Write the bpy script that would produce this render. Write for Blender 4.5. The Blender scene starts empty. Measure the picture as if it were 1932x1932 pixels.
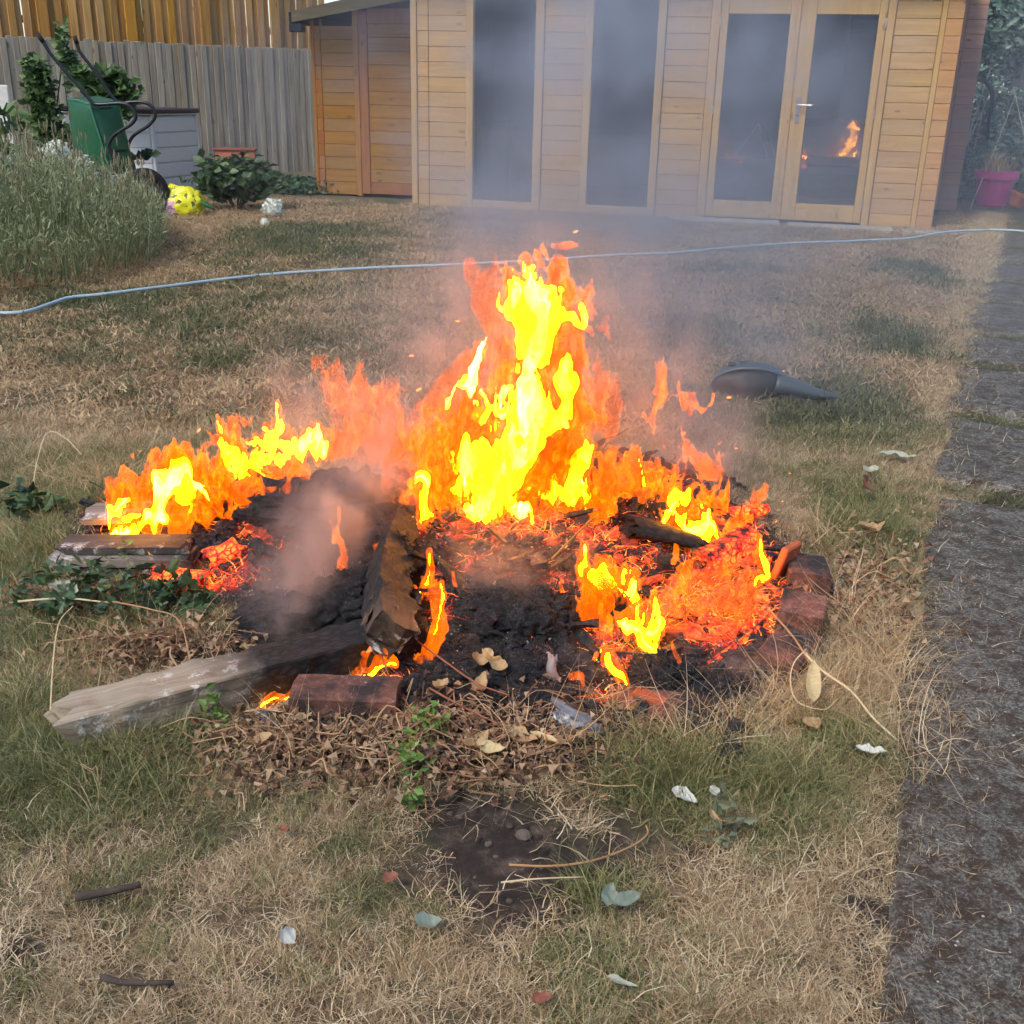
import bpy, math, random
import numpy as np
from mathutils import Vector, Matrix, Euler

# ------------------------------------------------------------------ camera
scene = bpy.context.scene
COL = scene.collection
CAM_H = 1.21
_f, _c = 2050.0, 966.0                       # focal length and centre of a 1932 pixel wide frame
_nad = np.array([-116.0, 5257.0, _f]); _nad /= np.linalg.norm(_nad)
_up = -_nad
_yc = np.array([0, 0, 1.0]) - _up * _up[2]; _yc /= np.linalg.norm(_yc)
_xc = np.cross(_yc, _up); _xc = _xc if _xc[0] > 0 else -_xc
CR = np.array([_xc, _yc, _up])               # rows: world axes in (right, down, forward)
cam_data = bpy.data.cameras.new("camera"); cam = bpy.data.objects.new("camera", cam_data); COL.objects.link(cam)
cam_data.sensor_width = 36.0; cam_data.lens = 36.0 * _f / 1932.0; cam_data.clip_start = 0.05; cam_data.clip_end = 400
_M = Matrix.Identity(4)
for r in range(3):
    _M[r][0] = CR[r][0]; _M[r][1] = -CR[r][1]; _M[r][2] = -CR[r][2]
_M[2][3] = CAM_H
cam.matrix_world = _M
scene.camera = cam

# ------------------------------------------------------------------ sky, sun, exposure
world = bpy.data.worlds.new("World"); scene.world = world; world.use_nodes = True
wn = world.node_tree.nodes; wl = world.node_tree.links; wn.clear()
sky = wn.new("ShaderNodeTexSky"); sky.sky_type = 'NISHITA'; sky.sun_disc = False
SUN_EL, SUN_AZ = math.radians(48), math.radians(215)
sky.sun_elevation = SUN_EL; sky.sun_rotation = SUN_AZ; sky.dust_density = 1.0; sky.air_density = 1.0; sky.ozone_density = 1.0
bg = wn.new("ShaderNodeBackground"); bg.inputs[1].default_value = 0.11
wo = wn.new("ShaderNodeOutputWorld"); wl.new(sky.outputs[0], bg.inputs[0]); wl.new(bg.outputs[0], wo.inputs[0])
sl = bpy.data.lights.new("sun", 'SUN'); sl.energy = 1.5; sl.angle = math.radians(18); sl.color = (1.0, 0.93, 0.82)
so = bpy.data.objects.new("sun", sl); COL.objects.link(so)
so.rotation_euler = Vector((math.sin(SUN_AZ) * math.cos(SUN_EL), math.cos(SUN_AZ) * math.cos(SUN_EL), math.sin(SUN_EL))).to_track_quat('Z', 'Y').to_euler()
scene.view_settings.view_transform = 'Standard'; scene.view_settings.look = 'None'
scene.view_settings.exposure = 1.02; scene.view_settings.gamma = 1.0
cy = scene.cycles
cy.max_bounces = 8; cy.diffuse_bounces = 2; cy.glossy_bounces = 3; cy.transmission_bounces = 6
cy.transparent_max_bounces = 48; cy.volume_bounces = 0; cy.volume_step_rate = 3.0; cy.volume_max_steps = 80
cy.sample_clamp_indirect = 4.0; cy.use_denoising = True; cy.use_light_tree = False; cy.use_adaptive_sampling = True; cy.adaptive_threshold = 0.07; cy.adaptive_min_samples = 16

# ------------------------------------------------------------------ pixel rays -> places
def ray(u, v):
    return CR @ np.array([u - _c, v - _c, _f])
def G(u, v, z=0.0):
    d = ray(u, v); t = (z - CAM_H) / d[2]; return np.array([d[0] * t, d[1] * t, z])
def A(u, v, Y):
    d = ray(u, v); t = Y / d[1]; return np.array([d[0] * t, Y, CAM_H + d[2] * t])
def pix(x, y, z):
    """where the places x, y, z are in the 1932 frame (arrays)"""
    z = z - CAM_H
    cx = CR[0][0] * x + CR[1][0] * y + CR[2][0] * z; cyy = CR[0][1] * x + CR[1][1] * y + CR[2][1] * z
    cz = CR[0][2] * x + CR[1][2] * y + CR[2][2] * z
    return _c + _f * cx / cz, _c + _f * cyy / cz

# ------------------------------------------------------------------ noise
_lat = np.random.RandomState(11).rand(64, 64, 64).astype(np.float32) * 2 - 1
def vn(x, y, z, s=0):
    x = np.asarray(x, dtype=np.float64) + s * 17.31; y = np.asarray(y, dtype=np.float64) + s * 5.77; z = np.asarray(z, dtype=np.float64) + s * 29.1
    xi = np.floor(x).astype(np.int32); yi = np.floor(y).astype(np.int32); zi = np.floor(z).astype(np.int32)
    fx = x - xi; fy = y - yi; fz = z - zi
    fx = fx * fx * (3 - 2 * fx); fy = fy * fy * (3 - 2 * fy); fz = fz * fz * (3 - 2 * fz)
    x0 = xi & 63; x1 = (xi + 1) & 63; y0 = yi & 63; y1 = (yi + 1) & 63; z0 = zi & 63; z1 = (zi + 1) & 63
    a = _lat[x0, y0, z0] * (1 - fx) + _lat[x1, y0, z0] * fx
    b = _lat[x0, y1, z0] * (1 - fx) + _lat[x1, y1, z0] * fx
    c = _lat[x0, y0, z1] * (1 - fx) + _lat[x1, y0, z1] * fx
    d = _lat[x0, y1, z1] * (1 - fx) + _lat[x1, y1, z1] * fx
    a = a * (1 - fy) + b * fy; c = c * (1 - fy) + d * fy
    return a * (1 - fz) + c * fz
def fbm(x, y, z, o=3, s=0):
    r = 0; a = 1.0; t = 0
    for i in range(o):
        r = r + a * vn(x, y, z, s + i); t += a; a *= 0.5; x = x * 2.03; y = y * 2.03; z = z * 2.03
    return r / t
def sstep(a, b, x):
    t = np.clip((x - a) / (b - a), 0, 1); return t * t * (3 - 2 * t)

# ------------------------------------------------------------------ meshes and objects
class Geo:
    """collects shapes that become ONE mesh object"""
    def __init__(s): s.V = []; s.F = []; s.C = []; s.n = 0
    def add(s, V, F, c=0.5):
        V = np.asarray(V, dtype=np.float64)
        for f in (F if isinstance(F, list) and len(F) and isinstance(F[0], np.ndarray) and F[0].ndim == 2 else [np.asarray(F)]):
            if len(f): s.F.append(np.asarray(f, dtype=np.int64) + s.n)
        s.V.append(V); s.C.append(np.broadcast_to(np.asarray(c, dtype=np.float64), (len(V),)) if np.ndim(c) < 1 or len(np.shape(c)) == 1 else c); s.n += len(V); return s
    def box(s, c, d, rz=0.0, b=0.0, rot=None, col=0.5):
        V, F = cbox(d[0], d[1], d[2], b)
        R = np.array(Euler((0, 0, rz)).to_matrix() if rot is None else Euler(rot).to_matrix())
        return s.add(V @ R.T + np.array(c), F, col)
    def tube(s, P, r, n=6, col=0.5, flat=1.0):
        V, F = tube(P, r, n, flat); return s.add(V, F, col)
    def mesh(s, name, smooth=False):
        me = bpy.data.meshes.new(name)
        V = np.concatenate(s.V).astype(np.float32)
        lv = np.concatenate([f.ravel() for f in s.F]); ln = np.concatenate([np.full(len(f), f.shape[1]) for f in s.F])
        me.vertices.add(len(V)); me.vertices.foreach_set('co', V.ravel())
        me.loops.add(len(lv)); me.loops.foreach_set('vertex_index', lv.astype(np.int32))
        me.polygons.add(len(ln)); me.polygons.foreach_set('loop_start', np.concatenate([[0], np.cumsum(ln)[:-1]]).astype(np.int32))
        try: me.polygons.foreach_set('loop_total', ln.astype(np.int32))
        except Exception: pass
        me.polygons.foreach_set('use_smooth', np.full(len(ln), bool(smooth)))
        at = me.attributes.new('shade', 'FLOAT', 'POINT'); at.data.foreach_set('value', np.concatenate(s.C).astype(np.float32))
        me.update(calc_edges=True); me.validate(); return me
    def obj(s, name, mat, parent=None, smooth=False, loc=None, rot=None, sc=None):
        return place(name, s.mesh(name, smooth), mat, parent, loc, rot, sc)
def place(name, me, mat, parent=None, loc=None, rot=None, sc=None):
    if mat and not me.materials: me.materials.append(mat)
    o = bpy.data.objects.new(name, me); COL.objects.link(o)
    if parent: o.parent = parent
    if loc is not None: o.location = loc
    if rot is not None: o.rotation_euler = rot
    if sc is not None: o.scale = sc
    return o
def cbox(sx, sy, sz, b=0.0):
    x, y, z = sx / 2, sy / 2, sz / 2
    if b <= 0:
        V = np.array([(i, j, k) for k in (-z, z) for j in (-y, y) for i in (-x, x)])
        return V, np.array([(0, 2, 3, 1), (4, 5, 7, 6), (0, 1, 5, 4), (2, 6, 7, 3), (0, 4, 6, 2), (1, 3, 7, 5)])
    b = min(b, x * .9, y * .9, z * .9); V = []; ix = {}
    for i in (-1, 1):
        for j in (-1, 1):
            for k in (-1, 1):
                for a, p in enumerate(((x, y - b, z - b), (x - b, y, z - b), (x - b, y - b, z))):
                    ix[i, j, k, a] = len(V); V.append((i * p[0], j * p[1], k * p[2]))
    q = []; t = []
    def quad(a, b_, c, d): q.append((a, b_, c, d))
    for s_ in (-1, 1):
        quad(*[ix[s_, j, k, 0] for j, k in ((-1, -1), (1, -1), (1, 1), (-1, 1))][::s_])
        quad(*[ix[i, s_, k, 1] for i, k in ((-1, -1), (1, -1), (1, 1), (-1, 1))][::-s_])
        quad(*[ix[i, j, s_, 2] for i, j in ((-1, -1), (1, -1), (1, 1), (-1, 1))][::s_])
    for i in (-1, 1):
        for j in (-1, 1):
            quad(*[ix[i, j, -1, 0], ix[i, j, -1, 1], ix[i, j, 1, 1], ix[i, j, 1, 0]][::i * j])
            quad(*[ix[i, -1, j, 0], ix[i, -1, j, 2], ix[i, 1, j, 2], ix[i, 1, j, 0]][::-i * j])
            quad(*[ix[-1, i, j, 1], ix[-1, i, j, 2], ix[1, i, j, 2], ix[1, i, j, 1]][::i * j])
    for i in (-1, 1):
        for j in (-1, 1):
            for k in (-1, 1): t.append(tuple([ix[i, j, k, 0], ix[i, j, k, 1], ix[i, j, k, 2]][::i * j * k]))
    return np.array(V), [np.array(q), np.array(t)]
def tube(P, r, n=6, flat=1.0):
    P = np.asarray(P, dtype=np.float64); m = len(P); r = np.broadcast_to(np.asarray(r, dtype=np.float64), (m,))
    T = np.gradient(P, axis=0); T /= (np.linalg.norm(T, axis=1, keepdims=True) + 1e-9)
    up = np.array([0, 0, 1.0]) if abs(T[0][2]) < 0.9 else np.array([1.0, 0, 0])
    a = np.cross(T[0], up); a /= np.linalg.norm(a); V = []
    for i in range(m):
        a = a - T[i] * np.dot(a, T[i]); a /= (np.linalg.norm(a) + 1e-9); b = np.cross(T[i], a)
        th = np.arange(n) * 2 * math.pi / n
        V.append(P[i] + r[i] * (np.cos(th)[:, None] * a + flat * np.sin(th)[:, None] * b))
    V = np.concatenate(V); i = np.arange(m - 1)[:, None] * n; j = np.arange(n)[None, :]; j2 = (j + 1) % n
    F = np.stack([i + j, i + j2, i + n + j2, i + n + j], -1).reshape(-1, 4)
    caps = []
    for base, rev in ((0, 1), ((m - 1) * n, 0)):
        k = np.arange(1, n - 1); c = np.stack([np.full(n - 2, base), base + k, base + k + 1], -1)
        caps.append(c[:, ::-1] if rev else c)
    return V, [F, np.concatenate(caps)]
def curve(P, n=12):
    """smooth curve through the points"""
    P = np.asarray(P, dtype=np.float64); P = np.vstack([2 * P[0] - P[1], P, 2 * P[-1] - P[-2]]); o = []
    for i in range(1, len(P) - 2):
        for t in np.linspace(0, 1, n, endpoint=False):
            a, b, c, d = P[i - 1:i + 3]
            o.append(.5 * (2 * b + (c - a) * t + (2 * a - 5 * b + 4 * c - d) * t * t + (3 * b - a - 3 * c + d) * t ** 3))
    o.append(P[-2]); return np.array(o)
def lathe(prof, n=24):
    prof = np.array(prof); th = np.arange(n) * 2 * math.pi / n
    V = np.concatenate([np.stack([p[0] * np.cos(th), p[0] * np.sin(th), np.full(n, p[1])], -1) for p in prof])
    i = np.arange(len(prof) - 1)[:, None] * n; j = np.arange(n)[None, :]; j2 = (j + 1) % n
    return V, np.stack([i + j, i + j2, i + n + j2, i + n + j], -1).reshape(-1, 4)
def tag(o, label=None, cat=None, group=None, kind=None):
    if label: o['label'] = label
    if cat: o['category'] = cat
    if group: o['group'] = group
    if kind: o['kind'] = kind
    return o
def thing(name, label, cat, loc=(0, 0, 0), rz=0.0, group=None):
    o = bpy.data.objects.new(name, None); o.empty_display_size = 0.1; COL.objects.link(o)
    o.location = loc; o.rotation_euler = (0, 0, rz); return tag(o, label, cat, group)

# ------------------------------------------------------------------ materials
def lin(c):
    return tuple((x / 12.92 if x <= 0.04045 else ((x + 0.055) / 1.055) ** 2.4) for x in c)
def S(r, g, b): return lin((r / 255, g / 255, b / 255)) + (1.0,)
class NT:
    def __init__(s, name):
        s.m = bpy.data.materials.new(name); s.m.use_nodes = True; s.t = s.m.node_tree; s.t.nodes.clear()
        s.out = s.t.nodes.new("ShaderNodeOutputMaterial")
    def n(s, typ, **k):
        nd = s.t.nodes.new(typ)
        for a, b in k.items():
            if a.startswith('i_'):
                key = a[2:]; key = int(key) if key.isdigit() else key.replace('_', ' ')
                inp = nd.inputs[key]
                if isinstance(b, bpy.types.NodeSocket): s.t.links.new(b, inp)
                else: inp.default_value = b
            else: setattr(nd, a, b)
        return nd
    def l(s, a, b): s.t.links.new(a, b)
    def co(s, sc=(1, 1, 1), kind='Object', rnd=0.0):
        tc = s.n("ShaderNodeTexCoord"); mp = s.n("ShaderNodeMapping"); s.l(tc.outputs[kind], mp.inputs[0]); mp.inputs['Scale'].default_value = sc
        if rnd:
            oi = s.n("ShaderNodeObjectInfo"); m = s.n("ShaderNodeMath", operation='MULTIPLY', i_0=oi.outputs['Random'], i_1=rnd); s.l(m.outputs[0], mp.inputs['Location'])
        return mp.outputs[0]
    def noise(s, co, sc, det=4, rough=0.6, dist=0.0):
        return s.n("ShaderNodeTexNoise", i_Vector=co, i_Scale=sc, i_Detail=det, i_Roughness=rough, i_Distortion=dist).outputs['Fac']
    def ramp(s, fac, stops):
        r = s.n("ShaderNodeValToRGB", i_Fac=fac); e = r.color_ramp.elements
        while len(e) < len(stops): e.new(0.5)
        for i, (p, c) in enumerate(stops): e[i].position = p; e[i].color = c if len(c) == 4 else tuple(c) + (1,)
        return r.outputs[0]
    def mix(s, f, a, b, mode='MIX'):
        m = s.n("ShaderNodeMix", data_type='RGBA', blend_type=mode); 
        for k, v in ((0, f), (6, a), (7, b)):
            if isinstance(v, bpy.types.NodeSocket): s.l(v, m.inputs[k])
            else: m.inputs[k].default_value = v
        return m.outputs[2]
    def math(s, op, a, b=0.0, c=0.0, clamp=False):
        m = s.n("ShaderNodeMath", operation=op); m.use_clamp = clamp
        for k, v in ((0, a), (1, b), (2, c)):
            if isinstance(v, bpy.types.NodeSocket): s.l(v, m.inputs[k])
            else: m.inputs[k].default_value = v
        return m.outputs[0]
    def bump(s, h, st=0.3, d=0.01):
        return s.n("ShaderNodeBump", i_Height=h, i_Strength=st, i_Distance=d).outputs[0]
    def bsdf(s, col, rough=0.7, normal=None, **k):
        b = s.n("ShaderNodeBsdfPrincipled"); 
        for key, v in dict(Base_Color=col, Roughness=rough, **k).items():
            inp = b.inputs[key.replace('_', ' ')]
            if isinstance(v, bpy.types.NodeSocket): s.l(v, inp)
            else: inp.default_value = v
        if normal: s.l(normal, b.inputs['Normal'])
        return b
    def end(s, sh, vol=None, light=False):
        s.m.cycles.emission_sampling = 'FRONT_BACK' if light else 'NONE'
        if sh is not None: s.l(sh.outputs[0] if hasattr(sh, 'outputs') else sh, s.out.inputs[0])
        if vol is not None: s.l(vol.outputs[0] if hasattr(vol, 'outputs') else vol, s.out.inputs[1])
        return s.m
    def hue(s, col, hv=0.0, vv=0.2, sv=0.0):
        """per-object variation of value and hue"""
        oi = s.n("ShaderNodeObjectInfo").outputs['Random']
        h = s.n("ShaderNodeHueSaturation", i_Color=col)
        s.l(s.math('MULTIPLY_ADD', oi, vv * 2, 1 - vv), h.inputs['Value'])
        if hv: s.l(s.math('MULTIPLY_ADD', s.math('FRACT', s.math('MULTIPLY', oi, 7.3)), hv * 2, 0.5 - hv), h.inputs['Hue'])
        if sv: s.l(s.math('MULTIPLY_ADD', s.math('FRACT', s.math('MULTIPLY', oi, 13.7)), sv * 2, 1 - sv), h.inputs['Saturation'])
        return h.outputs[0]
def plain(name, c, rough=0.6, bump=0.0, bs=60, var=0.25, c2=None, **k):
    t = NT(name); co = t.co(rnd=9.0); f = t.noise(co, bs * 0.3, 5)
    c2 = c2 or tuple(x * (1 - var) for x in c[:3]) + (1,)
    col = t.mix(t.math('MULTIPLY_ADD', f, 2.2, -0.6, clamp=True), c, c2)
    nb = t.bump(t.noise(co, bs, 4), bump, 0.004) if bump else None
    return t.end(t.bsdf(col, rough, nb, **k))
def wood(name, c1, c2, axis=0, knots=True, hv=0.01, vv=0.12, rough=0.75, dirt=None, sv=0.12):
    """timber with grain running along the given axis of the piece"""
    t = NT(name); sc = [26, 26, 26]; sc[axis] = 1.6
    co = t.co(tuple(sc), rnd=31.0)
    g = t.noise(co, 1.0, 6, 0.65, 0.6)
    col = t.mix(t.math('MULTIPLY_ADD', g, 2.4, -0.7, clamp=True), c1, c2)
    big = t.noise(t.co(rnd=17.0), 1.7, 3)
    col = t.mix(t.math('MULTIPLY_ADD', big, 1.6, -0.45, clamp=True), col, t.mix(0.45, col, c2))
    if knots:
        vo = t.n("ShaderNodeTexVoronoi", i_Vector=t.co(tuple((3.2 if i == axis else 8) for i in range(3)), rnd=23.0), i_Scale=1.0)
        k = t.math('LESS_THAN', vo.outputs['Distance'], 0.11)
        col = t.mix(t.math('MULTIPLY', k, 0.6), col, tuple(x * 0.3 for x in c2[:3]) + (1,))
    if dirt:
        d = t.noise(t.co(rnd=5.0), 3.0, 6); col = t.mix(t.math('MULTIPLY_ADD', d, 4, -2.0, clamp=True), col, dirt)
    col = t.hue(col, hv, vv, sv)
    return t.end(t.bsdf(col, rough, t.bump(g, 0.35, 0.003)))
# ------------------------------------------------------------------ surface nets
def nets(f, org, h):
    """closed surface of the region f > 0 on a regular grid"""
    f = f.copy(); f[0] = f[-1] = -1; f[:, 0] = f[:, -1] = -1; f[:, :, 0] = f[:, :, -1] = -1
    ins = f > 0; nx, ny, nz = f.shape
    cnt = np.zeros((nx - 1, ny - 1, nz - 1), np.int8)
    for a in (0, 1):
        for b in (0, 1):
            for c in (0, 1): cnt += ins[a:nx - 1 + a, b:ny - 1 + b, c:nz - 1 + c]
    act = (cnt > 0) & (cnt < 8); I, J, K = np.nonzero(act)
    idx = np.full(act.shape, -1, np.int64); idx[I, J, K] = np.arange(len(I))
    acc = np.zeros((len(I), 3)); w = np.zeros(len(I))
    for ax in range(3):
        o1 = [(0, 0, 0), (0, 0, 1), (0, 1, 0), (0, 1, 1)]
        for (p, q) in ((0, 0), (0, 1), (1, 0), (1, 1)):
            d = [0, 0, 0]; oth = [i for i in range(3) if i != ax]; d[oth[0]] = p; d[oth[1]] = q
            e = list(d); e[ax] = 1
            fa = f[I + d[0], J + d[1], K + d[2]]; fb = f[I + e[0], J + e[1], K + e[2]]
            m = (fa > 0) != (fb > 0); t = np.where(m, fa / np.where(m, fa - fb, 1), 0)
            pos = np.tile(np.array(d, float), (len(I), 1)); pos[:, ax] = t
            acc[m] += pos[m]; w += m
    V = np.stack([I, J, K], -1) + acc / np.maximum(w, 1)[:, None]
    F = []
    for ax in range(3):
        sl0 = [slice(1, nx - 1), slice(1, ny - 1), slice(1, nz - 1)]; sl1 = list(sl0)
        sl0[ax] = slice(0, [nx, ny, nz][ax] - 1); sl1[ax] = slice(1, [nx, ny, nz][ax])
        a = ins[tuple(sl0)]; b = ins[tuple(sl1)]; ch = a != b; P = np.array(np.nonzero(ch)).T
        off = np.array([1, 1, 1]); off[ax] = 0; P = P + off; fl = a[ch]
        u, v = [(1, 2), (2, 0), (0, 1)][ax]
        du = np.zeros(3, int); du[u] = 1; dv = np.zeros(3, int); dv[v] = 1
        g = lambda q: idx[q[:, 0], q[:, 1], q[:, 2]]
        quad = np.stack([g(P - du - dv), g(P - dv), g(P), g(P - du)], -1)
        quad = np.where(fl[:, None], quad, quad[:, ::-1]); F.append(quad)
    F = np.concatenate(F); F = F[(F >= 0).all(1)]
    return V * h + np.array(org), F
# ------------------------------------------------------------------ the burning heap: its ground shape
def hm(x, y):
    """height of the ground: flat lawn, a dip at the pit rim and the heap of burnt waste"""
    x = np.asarray(x, float); y = np.asarray(y, float)
    def g(cx, cyy, sx, sy, h, p=2.0):
        return h * np.exp(-((np.abs((x - cx) / sx)) ** p + (np.abs((y - cyy) / sy)) ** p))
    z = g(0.06, 2.95, 0.36, 0.36, 0.19) + g(0.42, 3.08, 0.26, 0.20, 0.10) + g(-0.42, 2.78, 0.28, 0.26, 0.12)
    z = z + g(-0.85, 2.95, 0.34, 0.30, 0.07) + g(-0.05, 2.45, 0.25, 0.22, 0.075)
    z = z + g(0.36, 2.45, 0.22, 0.24, 0.02)
    return z
def MP(u, v, dz=0.0):
    """place on the heap surface seen at a pixel"""
    d = ray(u, v); t = 0.4 / math.hypot(*d)
    d = d / np.linalg.norm(d); t = 0.8
    for i in range(900):
        p = np.array([0, 0, CAM_H]) + d * t
        if p[2] <= float(hm(p[0], p[1])): break
        t += 0.006
    p[2] = float(hm(p[0], p[1])) + dz
    return p
# ------------------------------------------------------------------ ground and path
def path_x(y): return 0.434 * y - 0.17 + .19 * np.exp(-(y / 2.6) ** 2)
def path_edge(x, y):
    """distance to the right of the ragged lawn edge of the path (positive on the path)"""
    return (x - path_x(y)) * 0.917 - 0.05 - 0.10 * fbm(x * 3.0, y * 3.0, 0 * x, 3, 40) * np.clip(2.4 / (y + .3), 0.35, 1.6)
def ell(x, y, u, v, ru, rv):
    """soft patch on the ground under an ellipse of the photograph"""
    a = G(u - ru, v); b = G(u + ru, v); c = G(u, v - rv); d = G(u, v + rv); m = G(u, v)
    sx = (b[0] - a[0]) / 2; sy = (c[1] - d[1]) / 2
    return np.exp(-(((x - m[0]) / sx) ** 2 + ((y - m[1]) / sy) ** 2) ** 1.3)
BARE = [(1000, 1620, 250, 125), (70, 1790, 70, 40), (1330, 1600, 60, 20), (940, 1530, 170, 50), (1110, 1690, 60, 18), (1550, 1740, 60, 25), (400, 1240, 90, 50), (960, 1760, 40, 40), (1660, 1870, 50, 30)]
PIT = [(820, 1120, 700, 250), (1250, 1100, 330, 250), (420, 1060, 300, 90), (950, 1360, 420, 70), (1080, 960, 420, 130)]
def masks(x, y):
    bare = 0 * x
    for e in BARE: bare = np.maximum(bare, ell(x, y, *e))
    bare = np.clip(bare * (1 + .9 * fbm(x * 16, y * 16, 0 * x, 3, 45)) , 0, 1)
    pit = np.exp(-((((x - 0.12) / 0.70) ** 2 + ((y - 2.62) / 0.72) ** 2) ** 2.5))
    pit = np.maximum(pit, np.exp(-((((x + 0.78) / 0.48) ** 2 + ((y - 2.90) / 0.30) ** 2) ** 2.5)))
    pit = np.maximum(pit, np.exp(-((((x - 0.02) / 0.46) ** 2 + ((y - 1.90) / 0.16) ** 2) ** 2.0)))
    pit = np.maximum(pit, np.exp(-((((x + 0.47) / 0.34) ** 2 + ((y - 2.60) / 0.25) ** 2) ** 2.5)))
    return bare, pit
def ground_axis(lo, hi, f0, f1, n, far):
    a = np.linspace(f0, f1, n); 
    l = lo + (f0 - lo) * (1 - (1 - np.linspace(0, 1, far, endpoint=False)) ** 2.5); r = f1 + (hi - f1) * (np.linspace(0, 1, far + 1)[1:] ** 2.5)
    return np.concatenate([l, a, r])
gx = ground_axis(-60, 60, -3.2, 3.2, 300, 50); gy = ground_axis(-30, 120, 0.4, 5.5, 280, 60)
XX, YY = np.meshgrid(gx, gy, indexing='ij')
near = np.clip(1.5 - YY / 8, 0, 1)
bare, pit = masks(XX, YY)
onp = sstep(-0.08, 0.08, path_edge(XX, YY))
ZZ = hm(XX, YY) + 0.010 * fbm(XX * 4, YY * 4, 0 * XX, 3, 1) * near + 0.004 * vn(XX * 25, YY * 25, 0 * XX, 3) * near - 0.012 * bare - 0.03 * onp * (XX < 8) * (YY < 14)
nxg, nyg = XX.shape; ii = np.arange(nxg - 1)[:, None] * nyg; jj = np.arange(nyg - 1)[None, :]
gg = Geo(); gg.add(np.stack([XX, YY, ZZ], -1).reshape(-1, 3), np.stack([ii + jj, ii + nyg + jj, ii + nyg + 1 + jj, ii + jj + 1], -1).reshape(-1, 4), np.maximum(np.maximum(bare, pit), .8 * np.exp(-((path_edge(XX, YY) + .06) / .13) ** 2)).ravel())
t = NT("lawn_soil"); co = t.co()
soil = t.ramp(t.noise(co, 26, 8, 0.7), [(0.3, S(24, 18, 15)), (0.5, S(52, 42, 36)), (0.64, S(88, 76, 66)), (0.74, S(168, 158, 146))])
thatch = t.ramp(t.noise(co, 60, 8, 0.75), [(0.28, S(44, 37, 28)), (0.5, S(100, 86, 64)), (0.68, S(152, 134, 102))])
green = t.ramp(t.noise(co, 60, 8, 0.75), [(0.3, S(38, 42, 26)), (0.6, S(88, 92, 56)), (0.75, S(120, 118, 80))])
pm = t.math('MULTIPLY_ADD', t.noise(co, 1.1, 6, 0.65), 7.0, -3.2, clamp=True)
c = t.mix(pm, thatch, green)
sh = t.n("ShaderNodeAttribute", attribute_name='shade').outputs['Fac']
c = t.mix(t.math('MULTIPLY_ADD', t.math('ADD', sh, t.math('MULTIPLY', t.noise(co, 9, 5), 0.4)), 2.0, -0.75, clamp=True), c, soil)
ground = gg.obj('ground', t.end(t.bsdf(c, 0.95, t.bump(t.noise(co, 120, 6, 0.8), 0.7, 0.012))), smooth=True); tag(ground, kind='structure')

# concrete path: slabs laid end to end with mossy joints
t = NT("worn_concrete"); co = t.co(kind='Object')
geo_ = t.n("ShaderNodeNewGeometry").outputs['Position']
mm = t.n("ShaderNodeMapping", i_Vector=geo_)
co = mm.outputs[0]
n1 = t.noise(co, 130, 8, 0.9); n2 = t.noise(co, 4.5, 6, 0.7); n3 = t.noise(co, 28, 6, 0.75)
c = t.ramp(n1, [(0.40, S(36, 33, 29)), (0.48, S(86, 83, 76)), (0.56, S(140, 137, 128)), (0.68, S(210, 206, 196))])
c = t.mix(t.math('MULTIPLY_ADD', n3, 7, -3.1, clamp=True), c, t.ramp(n1, [(0.35, S(36, 27, 20)), (0.6, S(80, 65, 50)), (0.75, S(122, 106, 86))]))
c = t.mix(t.math('MULTIPLY_ADD', n2, 6, -3.0, clamp=True), c, t.mix(0.7, c, S(52, 40, 31)))
vo = t.n("ShaderNodeTexVoronoi", i_Vector=co, i_Scale=42.0)
c = t.mix(t.math('MULTIPLY', t.math('LESS_THAN', vo.outputs['Distance'], 0.10), t.math('GREATER_THAN', t.noise(co, 21, 2), 0.56)), c, S(196, 190, 180))
concrete = t.end(t.bsdf(c, 0.9, t.bump(n1, 0.8, 0.006)))
pdir = np.array([0.398, 0.917]); pper = np.array([0.917, -0.398]); pa = math.atan2(-0.398, 0.917)
path = thing('path', None, None, (0, 0, 0)); tag(path, kind='structure')
joints = [0.05, 3.42, 4.32, 5.25, 5.95, 6.95, 7.85, 8.75, 9.75, 10.75]
rs = np.random.RandomState(3)
for k in range(len(joints) - 1):
    y0, y1 = joints[k] + 0.05 * (1 + (k > 1) * .5), joints[k + 1] - 0.05 * (1 + (k > 0) * .5)
    a0, a1 = (y0 / 0.917), (y1 / 0.917); W = 1.55
    nu, nv = (90 if k == 0 else 24), 40; U = np.linspace(0, W, nv); T = np.linspace(a0, a1, nu); TT, UU = np.meshgrid(T, U, indexing='ij')
    edge = 0.05 * vn(TT * 4 + 50, 0 * TT, 0 * TT, 1) * 1.5 * (UU < 0.3) + 0.03 * vn(UU * 9, TT * 0 + k * 9, 0 * TT, 2) * ((TT < a0 + .1) | (TT > a1 - .1))
    X = -0.13 + .12 * np.exp(-(TT / 2.8) ** 2) + TT * pdir[0] + (UU) * pper[0]; Y = TT * pdir[1] + UU * pper[1] + edge
    Z = 0.014 + 0.004 * fbm(X * 6, Y * 6, 0 * X, 3, 7) + rs.uniform(-.004, .004)
    rim = (UU <= 0) | (UU >= W) | (TT <= a0) | (TT >= a1); Z = np.where(rim, -0.05, Z)
    g = Geo(); i = np.arange(nu - 1)[:, None] * nv; j = np.arange(nv - 1)[None, :]
    g.add(np.stack([X, Y, Z], -1).reshape(-1, 3), np.stack([i + j, i + j + 1, i + nv + j + 1, i + nv + j], -1).reshape(-1, 4))
    g.obj('slab', concrete, path, smooth=True)

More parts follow.
